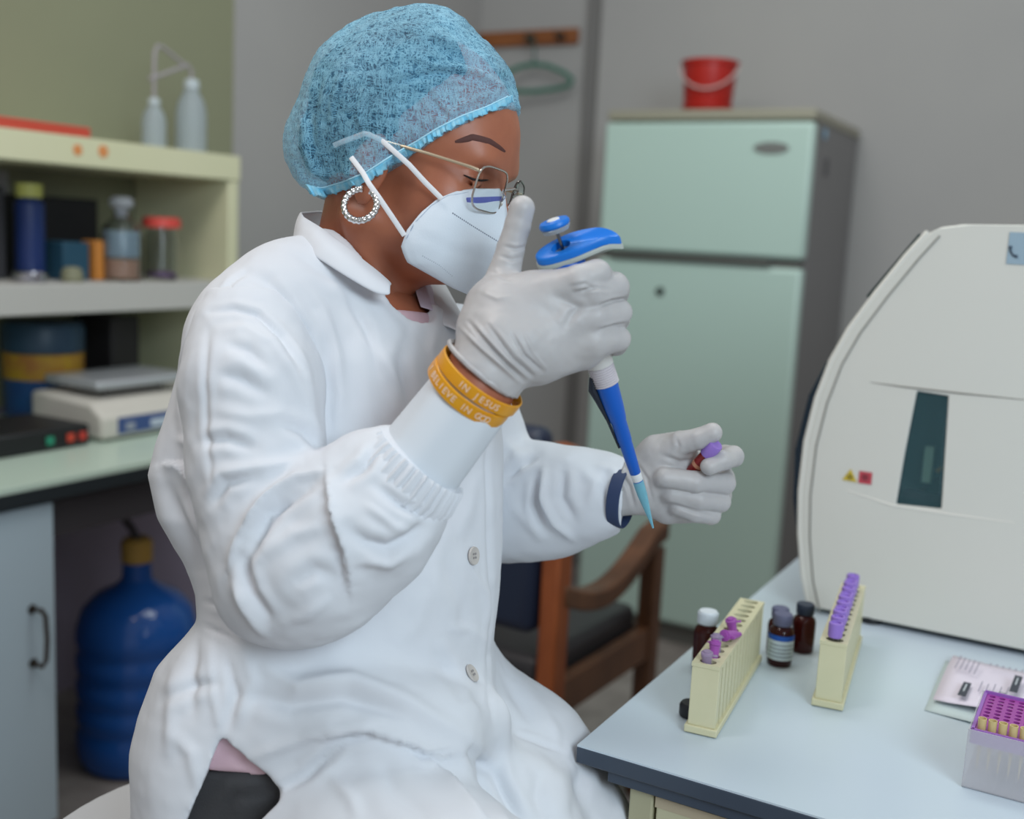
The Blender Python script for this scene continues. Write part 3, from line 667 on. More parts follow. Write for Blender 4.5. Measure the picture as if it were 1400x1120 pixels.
mb = MB()
i0, i1, j0, j1 = bx0+.003, bx0+bw-.003, by0+.003, by0+bl-.003
mb.box((i0, j0-.001, tz+bh_-.014), (i1, j0+.002, tz+bh_+.0005)); mb.box((i0, j1-.002, tz+bh_-.006), (i1, j1, tz+bh_+.002)); mb.box((i0-.001, j0, tz+bh_-.014), (i0+.002, j1, tz+bh_+.0005)); mb.box((i1-.002, j0, tz+bh_-.006), (i1, j1, tz+bh_+.002))
put(tbx, mb.build('rack_rim', mat('violet_rack_rim', (150, 100, 180), .4), smooth=False))
bm = bmesh.new()
NXH, NYH = 12, 11
def loop(pts, z):
    vs = [bm.verts.new((a, b, z)) for a, b in pts]; return [bm.edges.new((vs[i], vs[(i+1) % len(vs)])) for i in range(len(vs))]
zz = tz+bh_-.003
es = loop([(i0, j0), (i1, j0), (i1, j1), (i0, j1)], zz)
spx = (i1-i0-.006)/NXH; spy = (j1-j0-.006)/NYH
holes = []
for a in range(NXH):
    for b in range(NYH):
        cx = i0+.003+(a+.5)*spx; cy = j0+.003+(b+.5)*spy; holes.append((a, b, cx, cy))
        es += loop([(cx+.0031*math.cos(t), cy+.0031*math.sin(t)) for t in np.linspace(0, 2*math.pi, 11)[:-1]], zz)
bmesh.ops.triangle_fill(bm, use_beauty=True, edges=es)
r = bmesh.ops.extrude_face_region(bm, geom=list(bm.faces)); bmesh.ops.translate(bm, verts=[g for g in r['geom'] if isinstance(g, bmesh.types.BMVert)], vec=(0, 0, .002)); bmesh.ops.recalc_face_normals(bm, faces=bm.faces)
me = bpy.data.meshes.new('hole_plate'); bm.to_mesh(me); bm.free(); put(tbx, link('hole_plate', me, m_pr))
put(tbx, MB().box((i0+.002, j0+.003, tz+bh_-.014), (i1-.002, j1-.003, tz+bh_-.012)).build('lower_plate', mat('deep_purple', (92, 24, 96), .6)))
m_tip = mat('amber_tip_plastic', (224, 204, 146), .3, trans=.2, ior=1.3)
tp0 = None; kk = 0
for (a, b, cx, cy) in holes:
    if b > 0: continue
    if tp0 is None:
        e = MB().lathe([(.0005, -.04), (.0026, -.006), (.0036, -.003), (.0040, .011), (.0033, .011), (.0026, -.006), (.0003, -.04)], n=14, closed=True).build('pipette_tip', m_tip); tp0 = e
    else:
        e = tp0.copy(); COL.objects.link(e)
    e.location = (cx, cy, zz+.002)
    nm_ = 'yellow pipette tip at the left end of the filled front row of the tip box' if a == 0 else 'yellow pipette tip, %s from the left in the front row of the tip box' % ord_[a]
    tag(e, nm_, 'pipette tip', 'yellow tips in the purple rack')

# ================================================================== THE PERSON
class Vol:
    """a signed distance grid in the person's frame, meshed with openvdb"""
    def __init__(s, lo, hi, vs):
        s.lo = np.array(lo, float); s.vs = vs; s.n = np.ceil((np.array(hi)-s.lo)/vs).astype(int)+1
        s.D = np.full(s.n, .06, np.float32); s.ax = [s.lo[i]+np.arange(s.n[i])*vs for i in range(3)]
    def sub(s, lo, hi):
        i0 = np.maximum(0, np.floor((np.array(lo)-s.lo)/s.vs).astype(int)); i1 = np.minimum(s.n, np.ceil((np.array(hi)-s.lo)/s.vs).astype(int)+1)
        sl = tuple(slice(a, max(a, b)) for a, b in zip(i0, i1))
        return sl, [s.ax[0][sl[0]][:, None, None].astype(np.float32), s.ax[1][sl[1]][None, :, None].astype(np.float32), s.ax[2][sl[2]][None, None, :].astype(np.float32)]
    def mix(s, sl, d, k, mode='u'):
        A = s.D[sl]
        if mode == 'u':
            if k > 0:
                h = np.maximum(k-np.abs(A-d), 0)/k; s.D[sl] = np.minimum(A, d)-h*h*k*.25
            else: s.D[sl] = np.minimum(A, d)
        elif mode == 's':
            h = np.maximum(k-np.abs(A+d), 0)/max(k, 1e-6); s.D[sl] = np.maximum(A, -d)+h*h*k*.25
        elif mode == 'i': s.D[sl] = np.maximum(A, d)
    def cap(s, p, q, r0, r1=None, k=.01, mode='u'):
        r1 = r0 if r1 is None else r1; p = np.asarray(p, float); q = np.asarray(q, float); R = max(r0, r1)+k+.012
        sl, (X, Y, Z) = s.sub(np.minimum(p, q)-R, np.maximum(p, q)+R)
        d = q-p; L2 = d@d+1e-12
        t = np.clip(((X-p[0])*d[0]+(Y-p[1])*d[1]+(Z-p[2])*d[2])/L2, 0, 1)
        D = np.sqrt((X-p[0]-t*d[0])**2+(Y-p[1]-t*d[1])**2+(Z-p[2]-t*d[2])**2)-(r0+(r1-r0)*t)
        s.mix(sl, D, k, mode); return s
    def chain(s, pts, rs, k=.006, kk=None):
        for i in range(len(pts)-1): s.cap(pts[i], pts[i+1], rs[i], rs[i+1], k if (i or kk is None) else kk)
        return s
    def ell(s, c, rad, B=np.eye(3), k=.01, mode='u'):
        c = np.asarray(c, float); R = max(rad)+k+.012; sl, (X, Y, Z) = s.sub(c-R, c+R)
        dx, dy, dz = X-c[0], Y-c[1], Z-c[2]
        q = [dx*B[i][0]+dy*B[i][1]+dz*B[i][2] for i in range(3)]
        k0 = np.sqrt((q[0]/rad[0])**2+(q[1]/rad[1])**2+(q[2]/rad[2])**2)
        k1 = np.sqrt((q[0]/rad[0]**2)**2+(q[1]/rad[1]**2)**2+(q[2]/rad[2]**2)**2)+1e-9
        s.mix(sl, k0*(k0-1)/k1, k, mode); return s
    def plane(s, p, n, keep=-1):
        """keep the side opposite to n"""
        n = np.asarray(n, float)/np.linalg.norm(n); X, Y, Z = s.ax[0][:, None, None], s.ax[1][None, :, None], s.ax[2][None, None, :]
        s.D = np.maximum(s.D, ((X-p[0])*n[0]+(Y-p[1])*n[1]+(Z-p[2])*n[2]).astype(np.float32)); return s
    def mesh(s, off=0.0):
        D = s.D.copy()+off
        D[0] = D[-1] = .05; D[:, 0] = D[:, -1] = .05; D[:, :, 0] = D[:, :, -1] = .05
        D = np.clip(D, -4*s.vs, 4*s.vs)
        g = openvdb.FloatGrid(4*s.vs); g.copyFromArray(np.ascontiguousarray(D)); v, q = g.convertToQuads(0.0)
        return v.astype(float)*s.vs+s.lo, q
def vnoise(p, sc, seed=0):
    rs = np.random.RandomState(seed); T = rs.rand(32, 32, 32); p = p*sc+100; i = np.floor(p).astype(int); f = p-i; f = f*f*(3-2*f); i %= 32; j = (i+1) % 32
    r = 0
    for a in (0, 1):
        for b in (0, 1):
            for c in (0, 1):
                w = (f[:, 0] if a else 1-f[:, 0])*(f[:, 1] if b else 1-f[:, 1])*(f[:, 2] if c else 1-f[:, 2])
                r = r+w*T[(j if a else i)[:, 0], (j if b else i)[:, 1], (j if c else i)[:, 2]]
    return r*2-1
def normals(v, q):
    a, b, c, d = (v[q[:, i]] for i in range(4)); n = np.cross(c-a, d-b); N = np.zeros_like(v)
    for i in range(4): np.add.at(N, q[:, i], n)
    l = np.linalg.norm(N, axis=1, keepdims=True); N /= np.maximum(l, 1e-12); return N
def outward(v, q):
    """flip so that the normals point out (signed volume)"""
    a, b, c, d = (v[q[:, i]] for i in range(4)); vol = np.einsum('ij,ij->i', a, np.cross(b, c)).sum()+np.einsum('ij,ij->i', a, np.cross(c, d)).sum()
    return q if vol > 0 else q[:, ::-1]
FOLD = 1.35
def strokes(v, N, S):
    """folds: each (points in the reference frame, width, height in mm, kind)"""
    px = 700+F*v[:, 0]/v[:, 1]; py = 560-F*v[:, 2]/v[:, 1]; disp = np.zeros(len(v))
    face = np.clip(-(N*(v/np.linalg.norm(v, axis=1, keepdims=True))).sum(1)*2.2+.25, 0, 1)
    for (pts, w, a, kind) in S:
        pts = np.array(pts, float); seg = np.linalg.norm(np.diff(pts, axis=0), axis=1); tot = seg.sum(); acc = 0
        lo = pts.min(0)-5*w; hi = pts.max(0)+5*w; m = np.where((px > lo[0]) & (px < hi[0]) & (py > lo[1]) & (py < hi[1]) & (face > 0))[0]
        if len(m) == 0: continue
        best = np.full(len(m), 1e9); sgn = np.zeros(len(m)); tt = np.zeros(len(m))
        X = np.stack([px[m], py[m]], 1)
        for i in range(len(pts)-1):
            d = pts[i+1]-pts[i]; L2 = d@d; t = np.clip(((X-pts[i])@d)/L2, 0, 1); e = X-pts[i]-t[:, None]*d; dist = np.linalg.norm(e, axis=1)
            cr_ = d[0]*e[:, 1]-d[1]*e[:, 0]; b = dist < best
            best[b] = dist[b]; sgn[b] = np.sign(cr_[b]); tt[b] = (acc+t[b]*seg[i])/tot; acc += seg[i]
        tap = np.clip(np.sin(np.pi*np.clip(tt, .02, .98)), 0, 1)**.6
        if kind == 'r': pr = np.exp(-(best/w)**2)
        elif kind == 'v': pr = -np.exp(-(best/w)**2)+.45*np.exp(-((best-2.2*w)/(1.3*w))**2)
        else:
            s_ = sgn if kind == 's' else -sgn
            pr = np.where(s_ > 0, np.exp(-best/(1.8*w)), 1.6*np.exp(-(best/(.55*w))**2)-.6*np.exp(-best/(1.3*w)))
        disp[m] += FOLD*a*.001*pr*tap*face[m]
    return disp
def emit_mesh(name, v, q, m, parent, S=None, nz=None, smooth_it=0, pts_out=False):
    q = outward(v, q)
    if smooth_it:
        e = np.concatenate([q[:, [0, 1]], q[:, [1, 2]], q[:, [2, 3]], q[:, [3, 0]]]); deg = np.zeros(len(v)); np.add.at(deg, e[:, 0], 1); np.add.at(deg, e[:, 1], 1)
        for _ in range(smooth_it):
            s_ = np.zeros_like(v); np.add.at(s_, e[:, 0], v[e[:, 1]]); np.add.at(s_, e[:, 1], v[e[:, 0]]); v = v*.4+.6*s_/deg[:, None]
    N = normals(v, q); d = np.zeros(len(v))
    if nz:
        for (sc, amp, seed, st) in nz: d += amp*.001*vnoise(v*np.array(st), sc, seed)
    if S: d = d+strokes(v, N, S)
    v = v+N*d[:, None]
    me = bpy.data.meshes.new(name); me.vertices.add(len(v)); me.vertices.foreach_set('co', toW(v).astype(np.float32).ravel())
    me.loops.add(len(q)*4); me.loops.foreach_set('vertex_index', q.astype(np.int32).ravel())
    me.polygons.add(len(q)); me.polygons.foreach_set('loop_start', np.arange(0, len(q)*4, 4, dtype=np.int32)); me.update(calc_edges=True); me.validate()
    o = link(name, me, m, parent, True)
    return (o, v, q) if pts_out else o
from mathutils.bvhtree import BVHTree
def tree(v, q): return BVHTree.FromPolygons([tuple(p) for p in v], [tuple(int(k) for k in f) for f in q])
def surf(T, px, py, off=.001):
    """point of the surface seen along this direction, lifted off by off metres (person frame)"""
    d = Vector(((px-700)/F, 1, (560-py)/F)); h = T.ray_cast(Vector((0, 0, 0)), d.normalized())
    if h[0] is None: return None
    return np.array(h[0])-np.array(d.normalized())*off
class MBL(MB):                            # MB whose vertices are given in the person frame
    def build(s, *a, **k):
        s.v = [tuple(p) for p in toW(np.array(s.v))]; return MB.build(s, *a, **k)

m_skin = mat('skin_brown', (172, 106, 78), .42, noise=(35, .5, (152, 90, 68)), bump=(260, .12, .0006), sub=.06)
m_coat = mat('lab_coat_cotton', (220, 223, 228), .85, spec=.15, noise=(14, .5, (213, 216, 222)), bump=(900, .12, .0006))
m_glove = mat('white_latex', (186, 183, 182), .45, noise=(40, .5, (176, 174, 175)), bump=(500, .1, .0005), sub=.03)
m_sleeve = mat('pale_blue_undersleeve', (214, 220, 226), .75, spec=.2, bump=(700, .1, .0005))

# ---- torso table: py, left px, right px, depth of centre, half depth
TT = np.array([(322, 425, 500, 1.105, .05), (338, 392, 520, 1.105, .07), (360, 352, 552, 1.105, .085), (400, 302, 600, 1.105, .105), (450, 275, 652, 1.105, .12), (500, 260, 672, 1.105, .13), (560, 243, 684, 1.105, .135),
               (610, 229, 688, 1.105, .137), (645, 222, 689, 1.105, .138), (700, 236, 688, 1.10, .137), (760, 268, 685, 1.10, .135), (800, 282, 682, 1.095, .132), (835, 284, 679, 1.095, .132), (870, 262, 676, 1.09, .134), (900, 241, 675, 1.09, .137),
               (950, 222, 682, 1.09, .142), (1000, 214, 690, 1.09, .145), (1030, 213, 660, 1.09, .147), (1060, 215, 600, 1.09, .148), (1120, 222, 520, 1.09, .15), (1180, 232, 480, 1.09, .15), (1220, 240, 450, 1.09, .15)], float)
DR = 1.07
zt = (560-TT[:, 0])/F*DR
def torso_field(V, off=0.0):
    X, Y, Z = V.ax[0][:, None, None], V.ax[1][None, :, None], V.ax[2][None, None, :]
    o = np.argsort(zt); z = V.ax[2]
    it = lambda c: np.interp(z, zt[o], c[o])
    xl = (it(TT[:, 1])-700)/F*DR; xr = (it(TT[:, 2])-700)/F*DR; dc = it(TT[:, 3]); hb = it(TT[:, 4])
    a = ((xr-xl)/2)[None, None, :]; xc = ((xr+xl)/2)[None, None, :]; dc = dc[None, None, :]; hb = hb[None, None, :]
    dx = X-xc; dy = Y-dc-.30*dx
    q = (np.abs(dx/a)**2.3+np.abs(dy/hb)**2.3)**(1/2.3)
    D = ((q-1)*np.minimum(a, hb)).astype(np.float32)
    D = np.maximum(D, np.maximum(Z-zt[0], zt[-1]-Z).astype(np.float32)); return D+off
skel = dict(sh=L(338, 470, 1.0), el=L(392, 792, .965), cf=L(562, 650, .935), wr=L(655, 527, .915), shL=L(600, 470, 1.22), elL=L(668, 690, 1.27), wrL=L(858, 672, 1.165))

person = None
# ---------------------------------------------------------------- head in its own frame
O = L(559, 246, 1.08)
fH = np.array([.894, -.325, -.309]); fH /= np.linalg.norm(fH); rH = np.array([-.342, -.94, 0]); rH -= fH*(fH@rH); rH /= np.linalg.norm(rH); uH = np.cross(rH, fH)
if uH[2] < 0: uH = -uH
BH = np.array([fH, rH, uH])
def Hd(f, r, u): return O+fH*f+rH*r+uH*u
V = Vol(L(400, 470, .98)*[1, 0, 1]+[0, .93, 0], L(760, 20, 1.2)*[1, 0, 1]+[0, 1.23, 0], .0019)
V.ell(Hd(-.008, 0, .055), (.098, .073, .086), BH, .0)
V.ell(Hd(.045, 0, .045), (.052, .060, .058), BH, .02)
V.cap(Hd(.078, -.028, .033), Hd(.078, .028, .033), .0165, k=.016)
V.ell(Hd(.032, 0, -.030), (.056, .056, .066), BH, .02)
for s_ in (-1, 1):
    V.ell(Hd(.052, s_*.036, -.012), (.034, .027, .032), BH, .018)
    V.cap(Hd(.0, s_*.050, -.050), Hd(.046, s_*.015, -.064), .016, .014, k=.018)
V.ell(Hd(.072, 0, -.05), (.034, .032, .034), BH, .015)
V.ell(Hd(.056, 0, -.066), (.022, .023, .016), BH, .014)
V.cap(Hd(.086, 0, .024), Hd(.103, 0, -.014), .0085, .0115, k=.010)
V.cap(Hd(.097, -.011, -.016), Hd(.097, .011, -.016), .0085, k=.006)
V.cap(Hd(.092, -.014, -.043), Hd(.092, .014, -.043), .007, k=.006); V.cap(Hd(.090, -.012, -.053), Hd(.090, .012, -.053), .0075, k=.005)
for s_ in (-1, 1):
    V.ell(Hd(.095, s_*.034, .013), (.016, .021, .0135), BH, .010, 's')
    V.ell(Hd(.0755, s_*.032, .012), (.0135, .0155, .0125), BH, .004)
    V.cap(Hd(.087, s_*.020, .008), Hd(.082, s_*.045, .009), .0022, k=.0015, mode='s')
    V.ell(Hd(-.004, s_*.074, -.002), (.019, .009, .031), BH, .006)
    V.ell(Hd(.004, s_*.083, .002), (.008, .005, .016), BH, .004, 's')
    V.ell(Hd(-.002, s_*.074, -.031), (.008, .005, .008), BH, .004)
nb = L(485, 430, 1.12)
V.cap(Hd(-.028, 0, -.02), nb, .050, .053, k=.03)
V.cap(Hd(-.004, 0, -.050), L(503, 445, 1.10), .038, .034, k=.012)
V.cap(Hd(-.02, .052, -.05), L(530, 425, 1.06), .009, .008, k=.016)
hv, hq = V.mesh(); hq = outward(hv, hq)
# the rest of the body, coarse, under the clothes
V2 = Vol(L(190, 1240, 1.05)*[1, 0, 1]+[0, .78, 0], L(1040, 300, 1.1)*[1, 0, 1]+[0, 1.45, 0], .0055)
V2.D = np.minimum(V2.D, torso_field(V2, .02))
V2.chain([skel['sh'], skel['el'], skel['cf'], skel['wr'], L(700, 470, .925), L(800, 430, .93)], [.042, .036, .032, .026, .022, .02], .02)
V2.chain([skel['shL'], skel['elL'], skel['wrL'], L(930, 655, 1.165)], [.042, .032, .017, .013], .01)
V2.chain([L(400, 1110, 1.06), L(620, 1225, .90)], [.07, .06], .03); V2.chain([L(610, 985, 1.2), L(780, 1190, 1.11)], [.07, .05], .03)
V2.cap(L(485, 420, 1.12), L(480, 470, 1.12), .05, .06, k=.03)
bv_, bq_ = V2.mesh(); bq_ = outward(bv_, bq_)
av = np.vstack([hv, bv_]); aq = np.vstack([hq, bq_+len(hv)])
person = emit_mesh('person', av, aq, [m_skin], None)
tag(person, 'seated person in a white lab coat, blue hair net and white gloves, holding a pipette', 'person')
HT = tree(hv, hq)
def pchild(o): return o

# ---------------------------------------------------------------- hair, hair net
def capvol(off, vs):
    V = Vol(L(370, 300, 1.1)*[1, 0, 1]+[0, .92, 0], L(725, -10, 1.12)*[1, 0, 1]+[0, 1.24, 0], vs)
    s_ = 1/F*1.08
    V.ell(L(580, 122, 1.085), (100*s_-off, .098-off, 106*s_-off), k=0)
    V.ell(L(522, 160, 1.085), (108*s_-off, .100-off, 126*s_-off), k=.02)
    V.ell(L(648, 132, 1.075), (56*s_-off, .070-off, 55*s_-off), k=.02)
    n = np.cross(L(697, 147, 1.03)-L(470, 259, .995), [0, 1, .03]); n = n if n[2] < 0 else -n
    return V, L(470, 259, .995), n
V, pc, nc = capvol(0, .0018)
V.ell(Hd(-.008, 0, .055), (.103, .079, .091), BH, .012)
V.ell(Hd(.045, 0, .045), (.0575, .0655, .064), BH, .012)
V.ell(Hd(-.004, .072, .006), (.026, .019, .034), BH, .014)
V.plane(pc, nc)
V.ell(L(446, 208, 1.09), (55*.00072, .060, 60*.00072), k=.03)
v, q = V.mesh()
S = [([(560, 30), (610, 70), (665, 95), (700, 120)], 5, 2.2, 'v'), ([(500, 50), (560, 40), (620, 60), (680, 105)], 7, 2.5, 'r'), ([(560, 75), (610, 95), (655, 100), (695, 128)], 6, 3, 'r'), ([(530, 115), (600, 98), (650, 105), (692, 130)], 4, 2.5, 'v'),
     ([(600, 165), (640, 140), (680, 125)], 4, 2, 'r'), ([(425, 170), (418, 200), (430, 235), (470, 250)], 7, 4, 'r'), ([(440, 110), (425, 160), (428, 205)], 5, 3, 'v'), ([(400, 220), (415, 245), (450, 258)], 5, 3, 'r'),
     ([(440, 235), (475, 238), (510, 232)], 6, 3, 'r'), ([(500, 110), (490, 160), (505, 210)], 4, 1.5, 'r'), ([(540, 130), (545, 170), (560, 200)], 4, 1.5, 'r'), ([(470, 90), (455, 140), (450, 190)], 4, 1.6, 'r'), ([(580, 120), (600, 150), (620, 165)], 4, 1.6, 'v')]
for k in range(14): S.append(([(470+k*16, 240-k*8.2), (462+k*17, 222-k*8.5)], 3, 1.6, 'r'))
m_net = bpy.data.materials.new('blue_nonwoven_net'); m_net.use_nodes = True; nt = m_net.node_tree; bs = nt.nodes['Principled BSDF']
bs.inputs['Base Color'].default_value = lin((96, 198, 238)); bs.inputs['Roughness'].default_value = .6; bs.inputs['Specular IOR Level'].default_value = .3
tc = nt.nodes.new('ShaderNodeTexCoord')
def nnode(t, **k):
    n = nt.nodes.new(t)
    for a, b in k.items(): n.inputs[a].default_value = b
    return n
mapA = nnode('ShaderNodeMapping'); mapA.inputs['Scale'].default_value = (1, 1, 3.2); mapA.inputs['Rotation'].default_value = (.4, .5, .3)
nA = nnode('ShaderNodeTexNoise', Scale=62.0, Detail=6.0, Roughness=.7, Distortion=1.6)
mapB = nnode('ShaderNodeMapping'); mapB.inputs['Scale'].default_value = (3.2, 3.2, .7); mapB.inputs['Rotation'].default_value = (.2, -.4, .7)
nB = nnode('ShaderNodeTexNoise', Scale=48.0, Detail=5.0, Roughness=.7, Distortion=1.2)
nC = nnode('ShaderNodeTexNoise', Scale=14.0, Detail=3.0)
nt.links.new(tc.outputs['Object'], mapA.inputs[0]); nt.links.new(tc.outputs['Object'], mapB.inputs[0]); nt.links.new(mapA.outputs[0], nA.inputs['Vector']); nt.links.new(mapB.outputs[0], nB.inputs['Vector']); nt.links.new(tc.outputs['Object'], nC.inputs['Vector'])
def ridge(n):
    a = nt.nodes.new('ShaderNodeMath'); a.operation = 'SUBTRACT'; a.inputs[1].default_value = .5; nt.links.new(n.outputs['Fac'], a.inputs[0])
    b = nt.nodes.new('ShaderNodeMath'); b.operation = 'ABSOLUTE'; nt.links.new(a.outputs[0], b.inputs[0])
    c = nt.nodes.new('ShaderNodeMapRange'); c.inputs[1].default_value = 0; c.inputs[2].default_value = .07; c.inputs[3].default_value = 1; c.inputs[4].default_value = 0; nt.links.new(b.outputs[0], c.inputs[0]); return c
ra, rb = ridge(nA), ridge(nB)
mxx = nt.nodes.new('ShaderNodeMath'); mxx.operation = 'MAXIMUM'; nt.links.new(ra.outputs[0], mxx.inputs[0]); nt.links.new(rb.outputs[0], mxx.inputs[1])
m1 = nt.nodes.new('ShaderNodeMath'); m1.operation = 'MULTIPLY_ADD'; m1.inputs[1].default_value = .46; m1.inputs[2].default_value = .06; nt.links.new(mxx.outputs[0], m1.inputs[0])
m2 = nt.nodes.new('ShaderNodeMath'); m2.operation = 'MULTIPLY_ADD'; m2.inputs[1].default_value = .55; nt.links.new(nC.outputs['Fac'], m2.inputs[0])
nt.links.new(m1.outputs[0], m2.inputs[2])
m3 = nt.nodes.new('ShaderNodeMath'); m3.operation = 'SUBTRACT'; m3.use_clamp = True; m3.inputs[1].default_value = .12; nt.links.new(m2.outputs[0], m3.inputs[0]); nt.links.new(m3.outputs[0], bs.inputs['Alpha'])
mc = nt.nodes.new('ShaderNodeMix'); mc.data_type = 'RGBA'; mc.inputs[6].default_value = lin((70, 172, 222)); mc.inputs[7].default_value = lin((160, 218, 240)); nt.links.new(mxx.outputs[0], mc.inputs[0]); nt.links.new(mc.outputs[2], bs.inputs['Base Color'])
net, v, q = emit_mesh('hair_net', v, q, m_net, person, S, nz=[(45, 1.8, 3, (1, 1, 1)), (110, .9, 4, (1, 1, 2.2))], pts_out=True)
CT = tree(v, outward(v, q))
V, pc, nc = capvol(.008, .003); V.plane(pc-nc/np.linalg.norm(nc)*.004, nc)
V.ell(L(452, 200, 1.09), (44*.00072, .045, 44*.00072), k=.02)
V.plane(L(640, 130, 1.08), np.array([.9, 0, .25]))
v, q = V.mesh()
emit_mesh('hair', v, q, mat('black_hair', (34, 30, 36), .6, noise=(60, .8, (58, 50, 56)), bump=(120, .6, .004)), person, nz=[(60, 3, 9, (1, 1, 1)), (140, 1.5, 5, (1, 1, 1))])
# elastic hem of the net with its pleats
m_hem = mat('blue_net_hem', (122, 206, 238), .6, noise=(160, .8, (176, 226, 242)), alpha=.9)
up_ = [(418, 252), (440, 258), (468, 250), (500, 237), (540, 211), (570, 194), (597, 177), (630, 160), (665, 147), (700, 130)]
lw_ = [(425, 266), (440, 270), (468, 262), (504, 249), (545, 222), (575, 203), (600, 187), (632, 169), (668, 155), (702, 140)]
def interp(pl, n):
    pl = np.array(pl, float); s_ = np.r_[0, np.cumsum(np.linalg.norm(np.diff(pl, axis=0), axis=1))]; t = np.linspace(0, s_[-1], n)
    return np.stack([np.interp(t, s_, pl[:, i]) for i in range(pl.shape[1])], 1)
U_, L_ = interp(up_, 150), interp(lw_, 150)
vs, fs = [], []
prev = None
for i in range(150):
    pu = surf(CT, *U_[i], .0006)
    h = surf(HT, *L_[i], .003)
    c = surf(CT, *U_[i], 0)
    if pu is None: pu = prev[0]
    dep = pu[1]
    pl_ = L(L_[i][0]+1.5*math.sin(i*1.9), L_[i][1]+1.6*math.sin(i*.8), (h[1] if h is not None and abs(h[1]-dep) < .03 else dep)-.002)
    prev = (pu, pl_)
    wav = .0014*math.sin(i*math.pi*.55)+.0006*math.sin(i*1.3)
    for t in np.linspace(0, 1, 5):
        p = pu*(1-t)+pl_*t; p = p-np.array([0, 1, 0])*(wav*(.2+t)+.0015); vs.append(p)
for i in range(149):
    for k in range(4): fs.append((i*5+k, i*5+5+k, i*5+6+k, i*5+1+k))
mb = MBL(); mb.add(vs, fs); o = mb.build('elastic_hem', m_hem, net); so_ = o.modifiers.new('t', 'SOLIDIFY'); so_.thickness = .0008
mb = MBL().tube([np.array(vs[i*5])-np.array([0, .0012, 0]) for i in range(8, 148, 2)], .0007, 6); mb.build('elastic_thread', mat('pale_thread', (176, 226, 244), .5), net)

# ---------------------------------------------------------------- eyebrow, lashes
def ribbon(T, pl, w, name, m, parent, off=.001, thick=.0012, n=24, taper=True, flatdir=None):
    pl = interp(pl, n); pts = []
    for p in pl:
        s_ = surf(T, p[0], p[1], off)
        if s_ is not None: pts.append(s_)
    rs = [w*(math.sin(math.pi*(i+.6)/(len(pts)+.2))**.5 if taper else 1) for i in range(len(pts))]
    return MBL().tube(pts, rs, 8, flat=thick, nrm=lambda p: -p/np.linalg.norm(p)).build(name, m, parent)
m_dark = mat('dark_brow_hair', (88, 52, 46), .7, noise=(300, .8, (84, 50, 44)))
ribbon(HT, [(622, 194), (645, 189), (668, 195), (690, 207)], .0042, 'eyebrow', m_dark, person, -.0006, .0012)
ribbon(HT, [(634, 239), (646, 245), (658, 247), (668, 246)], .0011, 'eyelashes', mat('lash_black', (26, 20, 22), .6), person, .0008, .0012)

# ---------------------------------------------------------------- mask
m_mask = mat('white_mask_fabric', (214, 222, 230), .8, spec=.2, bump=(700, .25, .0006))
back = interp([(648, 258, 1.016), (622, 262, 1.004), (598, 272, .997), (575, 291, .992), (556, 315, .990), (548, 338, .992), (556, 358, .998), (590, 377, 1.012), (618, 393, 1.022), (642, 403, 1.032)], 33)
ridge_ = interp([(688, 258, 1.046), (691, 275, 1.044), (693, 300, 1.041), (698, 322, 1.038), (700, 340, 1.036), (690, 362, 1.036), (672, 384, 1.036), (650, 403, 1.036)], 33)
NU = 22
def mask_grid(mir):
    vs, fs = [], []
    for j in range(33):
        for i in range(NU+1):
            u = i/NU; p = back[j]*(1-u)+ridge_[j]*u; v = j/32
            d = p[2]-.013*math.sin(math.pi*u)*math.sin(math.pi*(.1+.8*v))
            # welded border and embossed folds
            if u < .07: d += .0012
            d += .0012*math.exp(-((v-.42-.25*u)/.02)**2)
            d += .0018*math.sin(9*u+6*v)*math.sin(math.pi*u)*.5
            P3 = L(p[0], p[1], d)
            if mir:
                h = BH@(P3-O); h[1] = -h[1]+.004; P3 = O+BH.T@h
            vs.append(P3)
    for j in range(32):
        for i in range(NU): a = j*(NU+1)+i; fs.append((a, a+1, a+NU+2, a+NU+1))
    return vs, fs
vs, fs = mask_grid(False); MV = np.array(vs); MF = fs
mb = MBL().add(vs, fs); vs2, fs2 = mask_grid(True); mb.add(vs2, fs2)
vs3 = [vs[j*(NU+1)+NU] for j in range(33)]+[vs2[j*(NU+1)+NU] for j in range(33)]; mb.add(vs3, [(j, j+1, 34+j, 33+j) for j in range(32)])
mask = mb.build('face_mask', m_mask, person); so_ = mask.modifiers.new('t', 'SOLIDIFY'); so_.thickness = .0012; so_.offset = 0
MT = tree(MV, [f for f in fs])
def dots(T, pl, n, r, name, m, parent):
    mb = MBL()
    for p in interp(pl, n):
        s_ = surf(T, p[0], p[1], .0006)
        if s_ is not None: mb.lathe([(0, -r*.5), (r, 0), (0, r*.5)], s_, -s_/np.linalg.norm(s_), 6)
    return tag(mb.build(name, m, parent), kind='stuff')
m_st = mat('stitch_grey', (120, 128, 142), .8)  # grey of the dotted stitching
dots(MT, [(619, 292), (650, 312), (683, 332)], 26, .0010, 'stitch_seam', m_st, mask)
dots(MT, [(578, 350), (600, 362), (618, 377)], 18, .0006, 'lower_stitch_seam', mat('pale_seam', (160, 170, 182), .8), mask)
dots(MT, [(640, 263), (612, 268), (590, 281), (566, 306), (556, 326)], 60, .0006, 'border_stitch', mat('blue_grey_seam', (140, 156, 180), .8), mask)
ribbon(MT, [(638, 275), (660, 274), (688, 273)], .0032, 'nose_wire_print', mat('violet_blue_print', (96, 104, 178), .5), mask, .0006, .0006, taper=False)
m_strap = mat('white_elastic', (228, 228, 230), .7, bump=(900, .3, .0005))
def strap(pts, name='strap', w=.0024):
    return MBL().tube(interp(pts, 30) if False else [L(*p) for p in interp(pts, 30)], w, 8, flat=.0007, nrm=lambda p: -p/np.linalg.norm(p)).build(name, m_strap, mask)
